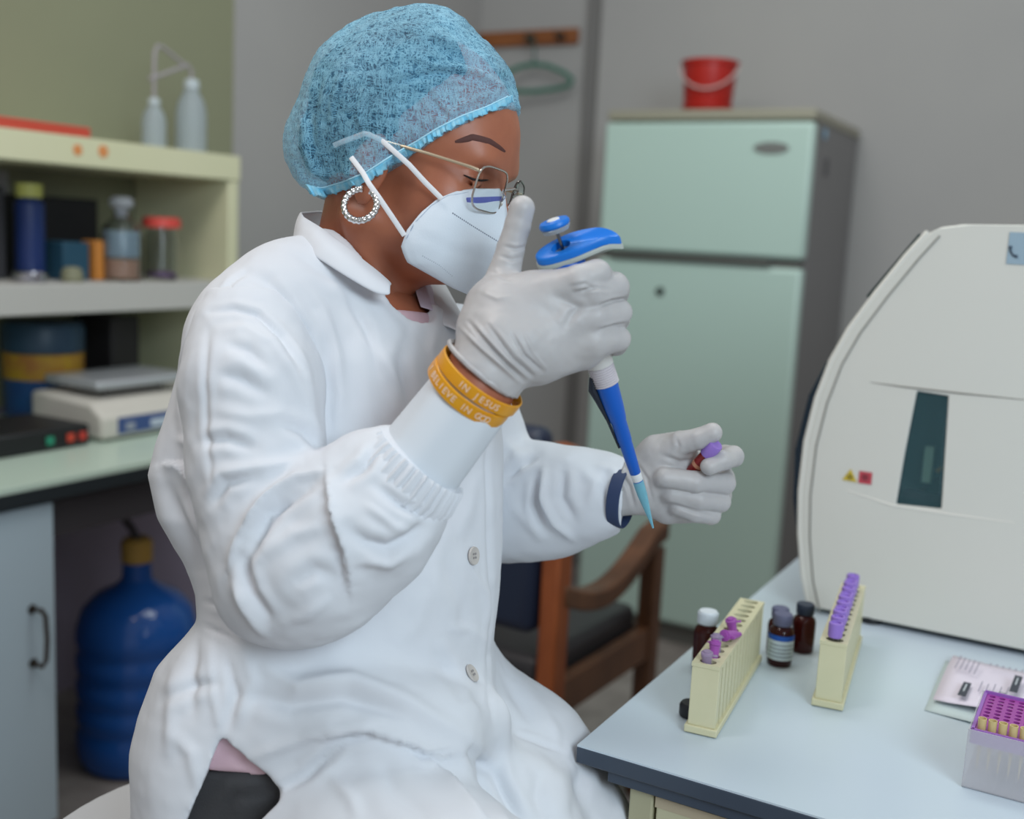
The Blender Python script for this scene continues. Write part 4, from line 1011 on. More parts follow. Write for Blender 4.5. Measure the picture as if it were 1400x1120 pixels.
strap([(604, 272, .994), (580, 248, .992), (560, 226, .990), (540, 208, .990), (522, 192, .992), (500, 182, 1.0), (478, 190, 1.008), (456, 199, 1.015)])
strap([(553, 322, .989), (535, 295, .984), (518, 270, .982), (505, 252, .984), (496, 236, .992), (480, 215, 1.0)])

# ---------------------------------------------------------------- spectacles
m_wire = mat('silver_wire', (200, 196, 190), .18, 1.0)
gl = MBL()
ring_n = 40
def lens(sgn):
    pts = []
    for k in range(ring_n):
        t = 2*math.pi*k/ring_n; ct, st = math.cos(t), math.sin(t)
        a = .0245*np.sign(ct)*abs(ct)**.55; b = .0205*np.sign(st)*abs(st)**.55
        rr = .035+a; pts.append(Hd(.1055-.22*max(rr-.02, 0), sgn*rr, .0085+b-.0015*a/.024))
    return pts
frame_near, frame_far = lens(1), lens(-1)
spec = MBL().tube(frame_near, .0010, 8, closed=True).build('spectacles', m_wire, person)
MBL().tube(frame_far, .0010, 8, closed=True).build('lens_rim', mat('shaded_wire', (110, 104, 100), .2, 1.0), spec)  # far rim coloured darker to read as a silhouette, shade put into the metal
m_lens = mat('lens_glass', (245, 248, 248), .02, trans=1, ior=1.08)
for fr_ in (frame_near, frame_far): MBL().add(fr_+[p+fH*.0008 for p in fr_], [tuple(range(ring_n)), tuple(range(2*ring_n-1, ring_n-1, -1))]+[(i, ring_n+i, ring_n+(i+1) % ring_n, (i+1) % ring_n) for i in range(ring_n)]).build('lens', m_lens, spec, smooth=False)
MBL().tube([Hd(.1065, .012, .014), Hd(.112, .005, .018), Hd(.112, -.005, .018), Hd(.1065, -.012, .014)], .0012, 8).build('bridge', m_wire, spec)
for s_ in (1, -1):
    MBL().tube([Hd(.104, s_*.013, .012), Hd(.109, s_*.012, .008), Hd(.106, s_*.010, .003)], .0007, 6).lathe([(0, -.001), (.0035, 0), (0, .001)], Hd(.104, s_*.010, .001), rH, 10).build('nose_pad', mat('bright_silver', (226, 226, 226), .12, 1.0), spec)
MBL().tube([Hd(.0965, .0600, .020), Hd(.097, .063, .0205), Hd(.09, .0665, .021), Hd(.05, .073, .022), Hd(.01, .0775, .022), Hd(-.01, .078, .016)], [.0014, .0016, .0016, .0016, .0016, .0014], 8).build('temple_arm', mat('champagne_temple', (214, 196, 168), .25, .7), spec)
MBL().tube([Hd(.0965, -.0600, .020), Hd(.09, -.0665, .021), Hd(.01, -.0775, .022)], .0014, 8).build('temple_arm', mat('champagne_temple', (214, 196, 168), .25, .7), spec)

# ---------------------------------------------------------------- earring
ec = L(493, 280, .985); er = .0152; pts = []; rs = []
e1 = np.array([.96, -.1, .25]); e1 /= np.linalg.norm(e1); e2 = np.array([-.2, .25, .95]); e2 -= e1*(e1@e2); e2 /= np.linalg.norm(e2)
for k in range(150):
    t = math.radians(70)+math.radians(330)*k/149; pts.append(ec+er*(e1*math.cos(t)+e2*math.sin(t))); rs.append(.0030+.0003*math.sin(k*.85))
MBL().tube(pts, rs, 10).build('earring', mat('silver_hoop', (226, 226, 226), .16, 1.0), person)

# ---------------------------------------------------------------- coat body
V = Vol(L(185, 1245, 1.05)*[1, 0, 1]+[0, .80, 0], L(920, 270, 1.1)*[1, 0, 1]+[0, 1.34, 0], .0032)
V.D = np.minimum(V.D, torso_field(V))
V.chain([L(478, 392, 1.11), L(400, 418, 1.03), L(352, 462, 1.0)], [.046, .052, .060], .03)
V.chain([L(520, 400, 1.15), L(570, 462, 1.20), L(605, 510, 1.22)], [.036, .048, .055], .03)
# lap and skirt
V.chain([L(410, 1120, 1.03), L(530, 1185, .95), L(650, 1260, .87)], [.098, .092, .085], .03)
V.chain([L(600, 985, 1.20), L(700, 1062, 1.17), L(780, 1155, 1.13), L(800, 1270, 1.09)], [.096, .090, .068, .055], .03)
V.chain([L(560, 1060, 1.10), L(680, 1130, 1.06), L(740, 1230, 1.0)], [.075, .07, .06], .03)
# bloused front above the lap
V.chain([L(330, 1000, .995), L(400, 988, .972), L(470, 975, .962), L(540, 985, .962), L(600, 995, .980), L(662, 985, 1.04)], [.018, .020, .022, .022, .024, .022], .045)
V.chain([L(262, 930, 1.03), L(252, 1020, 1.02), L(258, 1120, 1.02), L(262, 1230, 1.02)], [.020, .024, .028, .030], .04)
# neck opening
V.cap(L(505, 300, 1.10), L(560, 405, 1.05), .056, .030, k=.006, mode='s')
V.cap(L(548, 375, 1.11), L(585, 425, 1.09), .036, .014, k=.006, mode='s')
# side slit over the hip
Xg, Yg, Zg = V.ax[0][:, None, None], V.ax[1][None, :, None], V.ax[2][None, None, :]
z_lo, z_hi = (560-1250)/F*.97, (560-1000)/F*.97
kz = np.where(V.ax[2] < z_hi+.01)[0]
Ys = V.ax[1]; sy = np.where((Ys < 1.08))[0]
Xs = V.ax[0]
PX = 700+F*Xs[:, None, None]/Ys[sy][None, :, None]; PY = 560-F*V.ax[2][kz][None, None, :]/Ys[sy][None, :, None]
lft = np.interp(PY, [1006, 1030, 1060, 1120, 1250], [305, 295, 284, 256, 210]); rgt = np.interp(PY, [1006, 1020, 1040, 1062, 1080, 1095, 1125, 1250], [305, 314, 340, 370, 383, 383, 352, 300])
dd = (np.maximum(lft-PX, PX-rgt)/F).astype(np.float32); dd = np.maximum(dd, ((1004-PY)/F).astype(np.float32))
ix = np.ix_(np.arange(len(Xs)), sy, kz); V.D[ix] = np.maximum(V.D[ix], -dd)
v, q = V.mesh()
q = outward(v, q)
S = [
 # shoulder and chest
 ([(367, 386), (393, 414), (417, 455), (432, 510), (443, 570)], 6, 4, 'v'), ([(405, 372), (440, 420), (462, 490), (470, 560)], 8, 2.4, 'r'),
 ([(340, 372), (318, 388), (298, 412), (284, 440)], 3, 2.0, 'v'),
 ([(330, 372), (365, 386), (392, 416)], 9, 2, 'v'), ([(405, 345), (450, 375), (500, 402), (540, 412)], 8, 2.4, 'v'), ([(494, 461), (520, 492), (546, 528)], 9, 2.6, 'r'), ([(470, 400), (500, 450), (520, 510)], 6, 2.4, 'v'), ([(560, 440), (548, 490), (560, 560)], 7, 2.4, 'v'), ([(440, 470), (452, 540), (450, 600)], 6, 2.4, 'v'), ([(430, 420), (455, 480), (465, 560)], 14, 2.2, 'r'),
 ([(545, 495), (560, 530), (570, 560)], 8, 1.8, 'v'), ([(470, 430), (500, 520), (510, 590)], 12, 1.6, 'r'), ([(600, 440), (590, 480), (600, 520)], 8, 2.2, 'r'), ([(500, 400), (540, 450), (590, 500)], 10, 1.8, 'r'),
 # back of the coat beside the arm
 ([(283, 430), (265, 500), (262, 570), (275, 650)], 6, 3.5, 'v'), ([(268, 420), (252, 500), (246, 580)], 7, 2.5, 'r'), ([(222, 636), (245, 637), (262, 655), (276, 668)], 6, 6, 's'), ([(225, 655), (245, 700), (270, 750), (295, 800)], 9, 3.0, 'v'),
 ([(250, 680), (275, 730), (300, 790)], 9, 3, 'r'), ([(240, 600), (265, 610)], 6, 2, 'r'),
 # waist seam
 ([(281, 822), (310, 832), (340, 846)], 3.5, 2.0, 'v'), ([(278, 855), (310, 870), (330, 884)], 3, 1.5, 'v'), ([(270, 870), (262, 920), (262, 980)], 7, 2.8, 'v'), ([(288, 880), (290, 940), (300, 1000)], 6, 2.2, 'r'), ([(240, 900), (236, 960), (232, 1040)], 9, 3, 'r'),
 ([(225, 960), (262, 938), (300, 935)], 7, 2.6, 'v'), ([(235, 1000), (262, 1030), (270, 1080)], 9, 2.5, 'r'), ([(330, 880), (345, 930), (325, 985)], 9, 2.5, 'r'), ([(310, 900), (322, 950), (310, 1000)], 6, 2.5, 'v'),
 # diagonal drape towards the lap
 ([(350, 905), (410, 938), (480, 932), (560, 962), (640, 1008)], 13, 6, 'r'), ([(330, 950), (400, 965), (470, 955), (560, 980)], 10, 4, 'v'), ([(600, 870), (630, 930), (660, 985)], 10, 3, 'r'), ([(585, 800), (570, 850), (540, 890)], 12, 2.4, 'r'),
 ([(440, 1008), (500, 998), (560, 1016), (600, 1034), (640, 1024)], 6, 7, 'S'), ([(375, 1085), (420, 1060), (470, 1012), (520, 1000)], 7, 4, 'v'), ([(340, 1040), (390, 1018), (450, 996), (520, 990)], 8, 4, 'r'),
 ([(560, 1018), (578, 1034), (600, 1030), (625, 1026)], 4, 3, 'v'), ([(595, 1045), (625, 1085), (665, 1122)], 6, 7, 's'), ([(640, 1020), (655, 1045), (672, 1055)], 7, 4, 'v'),
 # placket
 ([(672, 560), (664, 640), (668, 740), (672, 820), (664, 880), (668, 950), (678, 1000)], 3, 1.8, 'v'), ([(640, 770), (662, 810), (668, 860), (660, 900)], 6, 2.6, 'r'), ([(655, 640), (640, 700), (625, 740)], 9, 2.2, 'r'), ([(600, 760), (630, 820), (640, 880)], 10, 1.8, 'v'),
 ([(620, 700), (600, 760), (590, 830)], 12, 1.8, 'r'), ([(610, 860), (640, 860), (665, 880)], 7, 2, 'r'), ([(600, 900), (635, 950), (665, 960)], 8, 2, 'v'),
 # skirt over the far thigh
 ([(690, 925), (712, 960), (728, 990)], 8, 2.8, 'v'), ([(700, 1002), (732, 1014), (768, 1030)], 3, 1.5, 'v'), ([(780, 1010), (772, 1040), (790, 1062)], 8, 2.5, 'r'), ([(800, 1040), (788, 1075), (785, 1125)], 9, 3, 'v'), ([(690, 960), (690, 1020), (700, 1080)], 10, 2.5, 'r'),
 ([(740, 960), (760, 1000), (765, 1040)], 8, 2, 'r'), ([(740, 1050), (735, 1090), (745, 1120)], 10, 3, 'v'), ([(835, 1060), (850, 1090), (852, 1120)], 8, 2, 'r'), ([(672, 1050), (690, 1085), (712, 1125)], 7, 5, 'v'),
 ([(450, 1060), (480, 1090), (490, 1120)], 9, 2, 'r'), ([(520, 1040), (540, 1080), (590, 1120)], 12, 2, 'v')]
coat, cv_, cq_ = emit_mesh('lab_coat', v, q, m_coat, person, S, nz=[(16, 2.0, 11, (1, 1, .7)), (38, 1.1, 12, (1, 1, .6)), (95, .35, 13, (1, 1, 1))], smooth_it=1, pts_out=True)
CO = tree(cv_, outward(cv_, cq_))
# ---------------------------------------------------------------- sleeves
V = Vol(L(250, 930, .97)*[1, 0, 1]+[0, .82, 0], L(640, 400, 1.0)*[1, 0, 1]+[0, 1.08, 0], .0027)
V.chain([L(352, 462, .985), L(345, 540, .965), L(352, 640, .955), L(378, 740, .945)], [.050, .054, .054, .054], .03)
V.chain([L(378, 735, .945), L(396, 790, .935), L(440, 768, .925), L(505, 710, .92), L(548, 660, .92)], [.054, .050, .055, .053, .046], .03)
V.cap(L(372, 806, .94), L(440, 790, .93), .036, .04, k=.03)
V.cap(L(335, 430, 1.0), L(345, 520, .97), .036, .05, k=.03)
V.cap(L(455, 690, .92), L(500, 640, .92), .04, .030, k=.02)
v, q = V.mesh()
S = [([(450, 643), (405, 655), (365, 682), (328, 735), (312, 778)], 8, 5.5, 's'), ([(430, 660), (385, 690), (352, 735), (338, 765), (336, 800)], 7, 5, 'v'), ([(385, 688), (365, 700), (350, 726)], 5, 6, 'v'), ([(448, 650), (456, 700), (474, 760), (478, 806)], 6, 8, 'S'),
     ([(475, 725), (500, 742), (530, 750), (560, 735), (590, 705)], 8, 5, 'v'), ([(515, 665), (545, 690), (575, 702), (600, 700)], 6, 4, 'v'), ([(480, 770), (530, 768), (560, 745)], 7, 3, 'r'), ([(318, 790), (335, 830), (362, 868)], 7, 4, 'r'), ([(330, 760), (345, 810), (370, 850)], 6, 4, 'v'),
     ([(274, 605), (310, 600), (349, 612)], 7, 3.5, 'v'), ([(300, 512), (330, 518), (370, 540)], 8, 3, 'v'), ([(386, 580), (415, 590), (440, 617)], 7, 3.5, 'v'), ([(290, 560), (340, 570), (400, 566)], 10, 2.5, 'r'), ([(300, 650), (350, 640), (420, 632)], 9, 4, 'r'),
     ([(290, 690), (310, 660), (345, 650)], 7, 3.5, 'v'), ([(290, 428), (320, 422), (352, 430), (385, 462), (412, 510)], 4, 3.0, 'v'), ([(300, 452), (335, 448), (370, 470), (400, 515), (425, 580)], 7, 3, 'r'), ([(310, 470), (340, 480), (365, 505)], 7, 3.0, 'v'), ([(400, 470), (420, 530), (432, 590)], 9, 3, 'r'), ([(360, 760), (400, 730), (440, 720)], 10, 3, 'r'), ([(400, 800), (430, 780), (460, 790)], 9, 2.5, 'v'),
     ([(380, 855), (420, 840), (455, 815)], 9, 3, 'r'), ([(470, 660), (500, 640), (515, 615)], 6, 4, 'v'), ([(500, 690), (540, 720), (560, 725)], 6, 3, 'r'), ([(285, 450), (280, 520), (282, 600), (290, 660)], 4, 1.5, 'v')]
slv = emit_mesh('sleeve', v, q, m_coat, coat, S, nz=[(22, 2.4, 21, (1, 1, .8)), (50, 1.2, 22, (1, 1, 1)), (110, .4, 23, (1, 1, 1))], smooth_it=1)
# gathered elastic edge of the pushed-up sleeve
ax_ = skel['wr']-L(505, 710, .92); ax_ /= np.linalg.norm(ax_); ax_ = ax_+np.array([0, -.06, 0]); ax_ /= np.linalg.norm(ax_)
u1 = np.cross(ax_, [0, 1, 0]); u1 /= np.linalg.norm(u1); u2 = np.cross(ax_, u1)
def ringmesh(c, R1, R2, prof, n, name, m, parent, ruff=0, nr=0, axd=None, build=True):
    a = ax_ if axd is None else axd; w1 = np.cross(a, [0, 1, 0]); w1 /= np.linalg.norm(w1); w2 = np.cross(a, w1)
    vs, fs = [], []; m_ = len(prof)
    for i in range(n):
        t = 2*math.pi*i/n; rf = ruff*math.sin(nr*t)+ruff*.5*math.sin(nr*1.7*t+1)
        for (dr, h) in prof: vs.append(c+w1*math.cos(t)*(R1+dr+rf)+w2*math.sin(t)*(R2+dr+rf)+a*(h+rf*.4))
    for i in range(n):
        for k in range(m_): fs.append((i*m_+k, ((i+1) % n)*m_+k, ((i+1) % n)*m_+(k+1) % m_, i*m_+(k+1) % m_))
    return MBL().add(vs, fs).build(name, m, parent)
cprof = [(-.003, .012), (.001, .014), (.003, .010), (.004, .003), (.006, -.006), (.004, -.016), (-.002, -.016)]
ringmesh(L(563, 647, .915), .0415, .043, cprof, 220, 'gathered_cuff', m_coat, slv, .0011, 38)
# inner sleeve
iw = [L(530, 690, .92), L(563, 647, .916), L(600, 600, .915), L(635, 553, .912), L(647, 536, .911)]
tube_r = [.040, .0385, .0375, .036, .0352]
usl = MBL(); n = 48; vs, fs = [], []
for i, (p, r) in enumerate(zip(iw+[iw[-1], iw[-2]], tube_r+[.0335, .0335])):
    for k in range(n):
        t = 2*math.pi*k/n; wr_ = .0006*math.sin(5*t+i)+.0004*math.sin(9*t)
        vs.append(p+(u1*math.cos(t)+u2*math.sin(t))*(r+wr_))
for i in range(6):
    for k in range(n): fs.append((i*n+k, i*n+(k+1) % n, (i+1)*n+(k+1) % n, (i+1)*n+k))
usl.add(vs, fs); under = usl.build('undersleeve', m_sleeve, person)
sb = under.modifiers.new('s', 'SUBSURF'); sb.levels = 1; sb.render_levels = 1
# wrist bands
m_band = mat('amber_silicone', (226, 160, 30), .35, noise=(40, .6, (216, 140, 24)))
axb = ax_+np.array([.0, -.28, 0.0]); axb /= np.linalg.norm(axb)
def band(c, a, R1, R2, w, name, txt, t0, t1, tsz, m):
    pr = [(0, -w/2), (.0013, -w/2+.0006), (.0016, 0), (.0013, w/2-.0006), (0, w/2), (-.001, 0)]
    o = ringmesh(c, R1, R2, pr, 80, name, m, person, axd=a)
    w1 = np.cross(a, [0, 1, 0]); w1 /= np.linalg.norm(w1); w2 = np.cross(a, w1)
    if txt:
        for i, chh in enumerate(txt):
            if chh == ' ': continue
            t = math.radians(t0+(t1-t0)*i/(len(txt)-1)); rad = w1*math.cos(t)+w2*math.sin(t)
            nrm = w1*math.cos(t)/R1+w2*math.sin(t)/R2; nrm /= np.linalg.norm(nrm)
            c3 = c+w1*math.cos(t)*(R1+.0018)+w2*math.sin(t)*(R2+.0018); tg = np.cross(a, nrm); tg = tg if tg[0] > 0 else -tg
            up3 = np.cross(nrm, tg)
            W = lambda d: d[0]*RT+d[1]*FW+d[2]*UP
            text(chh, tsz, toW(c3), W(tg), W(up3), mat('pale_lettering', (240, 214, 190), .5), o)
    return o
axc = ax_*1.0+np.array([.10, -.28, 0.16]); axc /= np.linalg.norm(axc)
band(L(643, 533, .910), axb, .0375, .0385, .0125, 'wristband', 'I BELIEVE IN GOD', 26, 134, .0080, m_band)
band(L(656, 520, .909), axc, .0385, .0385, .0115, 'wristband', 'IN JESUS', 78, 130, .0080, m_band)

# far sleeve
V = Vol(L(590, 800, 1.25)*[1, 0, 1]+[0, 1.05, 0], L(900, 420, 1.25)*[1, 0, 1]+[0, 1.42, 0], .003)
V.chain([skel['shL'], L(640, 590, 1.25), L(680, 686, 1.25)], [.056, .056, .054], .03)
V.chain([L(680, 686, 1.25), L(745, 684, 1.22), L(800, 676, 1.19), L(852, 675, 1.165)], [.055, .050, .045, .0345], .03)
V.cap(L(690, 715, 1.235), L(760, 712, 1.215), .036, .032, k=.03)
V.cap(L(725, 655, 1.22), L(740, 650, 1.22), .030, k=.02)
V.plane(L(853, 675, 1.165), np.array([1, -.12, -.12]))
v, q = V.mesh()
S = [([(690, 655), (712, 636), (735, 624)], 6, 5, 'v'), ([(745, 640), (744, 680), (760, 715), (785, 738)], 6, 6, 'r'), ([(735, 650), (733, 690), (748, 725)], 5, 5, 'v'), ([(770, 640), (768, 680), (785, 712)], 6, 4, 'v'), ([(795, 640), (812, 660), (805, 700)], 8, 2.5, 'r'),
     ([(700, 690), (720, 710), (745, 740)], 9, 3, 'r'), ([(690, 600), (705, 620), (715, 645)], 8, 3, 'r'), ([(830, 640), (826, 670), (838, 705)], 5, 2, 'v'), ([(815, 635), (835, 640), (845, 650)], 5, 2, 'r')]
slf = emit_mesh('sleeve', v, q, m_coat, coat, S, nz=[(24, 2.2, 31, (1, 1, 1)), (55, 1.2, 32, (1, 1, 1))], smooth_it=1)
axl = np.array([1, -.42, -.16]); axl /= np.linalg.norm(axl)
ringmesh(L(853, 680, 1.157), .0315, .0325, [(0, -.009), (.0012, -.008), (.0016, 0), (.0012, .004), (0, .005), (-.001, 0)], 60, 'navy_cuff_band', mat('navy_cuff', (42, 58, 92), .6), person, axd=axl)

# collar
def sheet(rows, name, m, parent, nu=6, thick=.0022, puff=0.0, sub=1):
    """rows: list of (upper pt, lower pt) in the person frame, resampled smoothly"""
    A = interp([r[0] for r in rows], 30); Bb = interp([r[1] for r in rows], 30); vs, fs = [], []
    for i in range(30):
        for k in range(nu+1):
            t = k/nu; p = A[i]*(1-t)+Bb[i]*t; p = p+np.array([0, -puff*math.sin(math.pi*t), puff*.5*math.sin(math.pi*t)]); vs.append(p)
    for i in range(29):
        for k in range(nu): fs.append((i*(nu+1)+k, (i+1)*(nu+1)+k, (i+1)*(nu+1)+k+1, i*(nu+1)+k+1))
    o = MBL().add(vs, fs).build(name, m, parent); so_ = o.modifiers.new('t', 'SOLIDIFY'); so_.thickness = thick; so_.offset = 0
    sb = o.modifiers.new('s', 'SUBSURF'); sb.levels = 1; sb.render_levels = 2; return o
sheet([(L(470, 291, 1.165), L(450, 320, 1.19)), (L(440, 289, 1.15), L(420, 320, 1.17)), (L(412, 290, 1.11), L(402, 330, 1.11)), (L(416, 297, 1.06), L(404, 338, 1.035)), (L(440, 312, 1.025), L(432, 352, .995)),
       (L(470, 335, 1.012), L(466, 374, .985)), (L(498, 357, 1.01), L(496, 392, .985)), (L(520, 374, 1.012), L(516, 403, .985)), (L(536, 390, 1.018), L(534, 404, .99))], 'collar', m_coat, coat, puff=.006, thick=.003)
sheet([(L(540, 330, 1.17), L(560, 340, 1.18)), (L(566, 368, 1.15), L(580, 372, 1.18)), (L(574, 382, 1.125), L(608, 388, 1.17)), (L(592, 412, 1.09), L(634, 436, 1.12)), (L(604, 445, 1.06), L(640, 462, 1.05))], 'lapel', m_coat, coat, puff=.004, thick=.003)
sheet([(L(560, 372, 1.105), L(575, 420, 1.07)), (L(576, 375, 1.11), L(592, 425, 1.07)), (L(590, 392, 1.12), L(600, 440, 1.06))], 'undershirt_collar', mat('lilac_white_shirt', (206, 196, 212), .7), person, thick=.002)
# buttons
for (bx_, by_) in ((645, 760), (643, 922)):
    d_ = Vector(((bx_-700)/F, 1, (560-by_)/F)).normalized(); h_ = CO.ray_cast(Vector((0, 0, 0)), d_)
    nrm = np.array(h_[1]); nrm = nrm if nrm[1] < 0 else -nrm; c = np.array(h_[0])+nrm*.0012
    MBL().lathe([(0, 0), (.0085, 0), (.009, .001), (.0085, .0026), (.006, .002), (0, .0018)], c, nrm, 26).build('button', mat('pearly_button', (196, 190, 184), .35), coat)
    w1, w2, _ = frame(nrm); mbh = MBL()
    for (a_, b_) in ((1, 1), (1, -1), (-1, 1), (-1, -1)): mbh.lathe([(.0011, 0), (.0011, .0006)], c+nrm*.002+w1*a_*.0018+w2*b_*.0018, nrm, 8)
    mbh.build('button_thread', mat('button_thread', (150, 146, 146), .6), coat)

# ---------------------------------------------------------------- shirt and trousers
V = Vol(L(185, 1140, 1.05)*[1, 0, 1]+[0, .9, 0], L(750, 430, 1.1)*[1, 0, 1]+[0, 1.30, 0], .005)
V.D = np.minimum(V.D, torso_field(V, .014)); V.plane(L(330, 1053, .96), np.array([-.05, 0, -1])); v, q = V.mesh()
emit_mesh('shirt', v, q, mat('pink_shirt', (214, 184, 192), .75, noise=(30, .6, (200, 166, 178))), person, [([(300, 1030), (320, 1035), (340, 1045)], 4, 2, 'v')])
m_tr = mat('charcoal_trousers', (62, 62, 64), .75, noise=(25, .6, (54, 54, 56)), bump=(600, .3, .001))
kn1, kn2 = toL(np.array([.0, 0, 0])), None
def grd(w): return toL(np.array(w, float))
hipw = toW(np.array([L(400, 1110, 1.06)]))[0]
k1 = toW(np.array([L(620, 1225, .90)]))[0]; k2 = toW(np.array([L(780, 1190, 1.11)]))[0]
k1 = np.array([k1[0], k1[1], .56]); k2 = np.array([k2[0], k2[1], .58])
f1 = np.array([k1[0]-.04, k1[1]+.02, .12]); f2 = np.array([k2[0]-.02, k2[1]+.03, .12])
V = Vol(np.minimum.reduce([toL(f1), toL(f2), L(185, 1245, 1.05)])-.12, np.maximum.reduce([toL(k2), L(900, 1030, 1.1), L(700, 1040, 1.35)])+.08, .006)
T_ = torso_field(V, .0145); T_ = np.maximum(T_, (V.ax[2][None, None, :]-(560-1046)/F*.97).astype(np.float32)); V.D = np.minimum(V.D, T_)
V.chain([L(405, 1125, 1.05), toL(k1), toL(f1)], [.082, .062, .05], .03); V.chain([L(610, 1010, 1.20), toL(k2), toL(f2)], [.078, .060, .05], .03)
v, q = V.mesh(); emit_mesh('trousers', v, q, m_tr, person, [([(290, 1120), (320, 1090), (370, 1080)], 6, 3, 'v'), ([(300, 1065), (330, 1075), (372, 1070)], 5, 2, 'r'), ([(330, 1060), (322, 1090), (300, 1125)], 4, 2, 'v')])
for (f_, sd_) in ((f1, 0), (f2, 1)):
    dirx = RT*.8-FW*.5; dirx[2] = 0; dirx /= np.linalg.norm(dirx)
    V = Vol(toL(f_)-.26, toL(f_)+.26, .006)
    a_ = np.array([f_[0], f_[1], .045]); V.cap(toL(a_-dirx*.05), toL(a_+dirx*.08), .042, .040, .02); V.cap(toL(a_+dirx*.08), toL(a_+dirx*.15-ZUP*.01), .040, .030, .02); V.cap(toL(a_-dirx*.02), toL(f_), .04, .045, .03)
    V.plane(toL(np.array([f_[0], f_[1], .0])), toL(np.array([0, 0, -1.]))-toL(np.zeros(3)))
    v, q = V.mesh(); emit_mesh('shoe', v, q, mat('black_leather', (30, 29, 30), .4), person)

# ---------------------------------------------------------------- gloves
def hand(chains, palm, lo, hi, name, S, seed, cuff, vs=.00115, subs=()):
    V = Vol(lo, hi, vs)
    for (p, q_, r0, r1, k) in palm: V.cap(p, q_, r0, r1, k)
    Dp = V.D.copy()
    for (pts, rs) in chains:
        W = Vol(lo, hi, vs)
        for i in range(len(pts)-1): W.cap(pts[i], pts[i+1], rs[i], rs[i+1], .0015 if i else .0)
        k = .005; sl = slice(None)
        # join to the palm smoothly, to the neighbouring fingers tightly
        h = np.maximum(.010-np.abs(Dp-W.D), 0)/.010; DD = np.minimum(Dp, W.D)-h*h*.010*.25
        h2 = np.maximum(.0014-np.abs(V.D-DD), 0)/.0014; V.D = np.minimum(V.D, DD)-h2*h2*.0014*.25
    for (p, q_, r0, r1, k) in subs: V.cap(p, q_, r0, r1, k, 's')
    for (p, n) in cuff: V.plane(p, n)
    v, q = V.mesh(); return emit_mesh(name, v, q, m_glove, person, S, nz=[(70, .7, seed, (1, 1, 1)), (190, .22, seed+1, (1, 1, 1))], smooth_it=1)
a0 = .93
palm = [(L(660, 514, .913), L(690, 470, .918), .0335, .033, .0), (L(690, 470, .918), L(728, 425, .925), .033, .025, .012), (L(735, 470, .922), L(775, 440, .925), .029, .023, .014), (L(690, 420, .925), L(745, 405, .926), .026, .021, .014),
        (L(735, 485, .925), L(795, 478, .93), .022, .017, .014), (L(745, 410, .92), L(775, 400, .922), .018, .0145, .012), (L(660, 445, .925), L(668, 420, .93), .020, .018, .014), (L(770, 430, .92), L(800, 462, .925), .017, .016, .012)]
fing = [([L(752, 398, .915), L(790, 384, .905), L(816, 374, .912), L(822, 382, .945), L(800, 392, .968)], [.0148, .0132, .0122, .0115, .0105]),
        ([L(765, 418, .917), L(808, 402, .910), L(840, 392, .925), L(842, 400, .955), L(815, 412, .975)], [.0148, .0135, .0122, .0115, .0105]),
        ([L(772, 445, .919), L(812, 434, .913), L(845, 428, .930), L(843, 436, .958), L(815, 444, .978)], [.0145, .0132, .0120, .0112, .010]),
        ([L(775, 470, .922), L(812, 466, .918), L(845, 463, .935), L(842, 470, .960), L(818, 474, .978)], [.0140, .0125, .0112, .0104, .0095]),
        ([L(668, 430, .935), L(686, 385, .942), L(698, 342, .942), L(708, 308, .938), L(713, 285, .935)], [.020, .0150, .0122, .0116, .0110])]
S = [([(629, 447), (660, 478), (708, 521)], 3, 2.2, 'r'), ([(640, 440), (676, 480), (715, 520)], 2.4, 1.8, 'v'), ([(652, 445), (690, 490), (722, 516)], 2.6, 1.6, 'r'), ([(668, 445), (700, 490), (728, 514)], 2.2, 1.5, 'v'), ([(680, 450), (706, 485), (735, 512)], 2.2, 1.2, 'r'),
     ([(700, 455), (716, 485), (742, 508)], 2.0, 1.2, 'v'), ([(716, 455), (728, 482), (748, 505)], 2, .8, 'r'), ([(690, 337), (705, 341), (720, 337)], 2.2, 1.0, 'v'), ([(684, 350), (700, 355), (714, 352)], 2.2, .9, 'v'), ([(780, 392), (800, 388), (815, 395)], 2.2, .7, 'v'),
     ([(672, 372), (690, 380), (705, 384)], 2.5, .9, 'v'), ([(760, 405), (790, 420), (770, 450)], 5, 1.2, 'v'), ([(785, 400), (815, 393), (835, 396)], 2.2, 1.2, 'v'), ([(820, 418), (838, 411), (855, 408)], 2.0, 1.4, 'v'), ([(818, 452), (838, 446), (856, 442)], 2.0, 1.4, 'v'), ([(660, 400), (680, 408), (700, 405)], 3, .7, 'r')]
cn = -(ax_+np.array([.10, -.10, .10])); cn /= np.linalg.norm(cn)
gR = hand(fing, palm, L(590, 560, .93)*[1, 0, 1]+[0, .86, 0], L(885, 245, .96)*[1, 0, 1]+[0, 1.0, 0], 'glove', S, 41, [(L(658, 505, .912), cn)])
# rolled rim of the glove and the bare wrist behind it
ringmesh(L(659, 505, .912), .0345, .0335, [(0, -.0022), (.0018, -.001), (.0022, .001), (.001, .0028), (-.001, .001)], 90, 'glove_rim', m_glove, gR, .0005, 13, axd=-cn)
MBL().tube([L(640, 545, .912), L(650, 525, .912), L(668, 495, .915)], .0305, 32).build('wrist', m_skin, person)

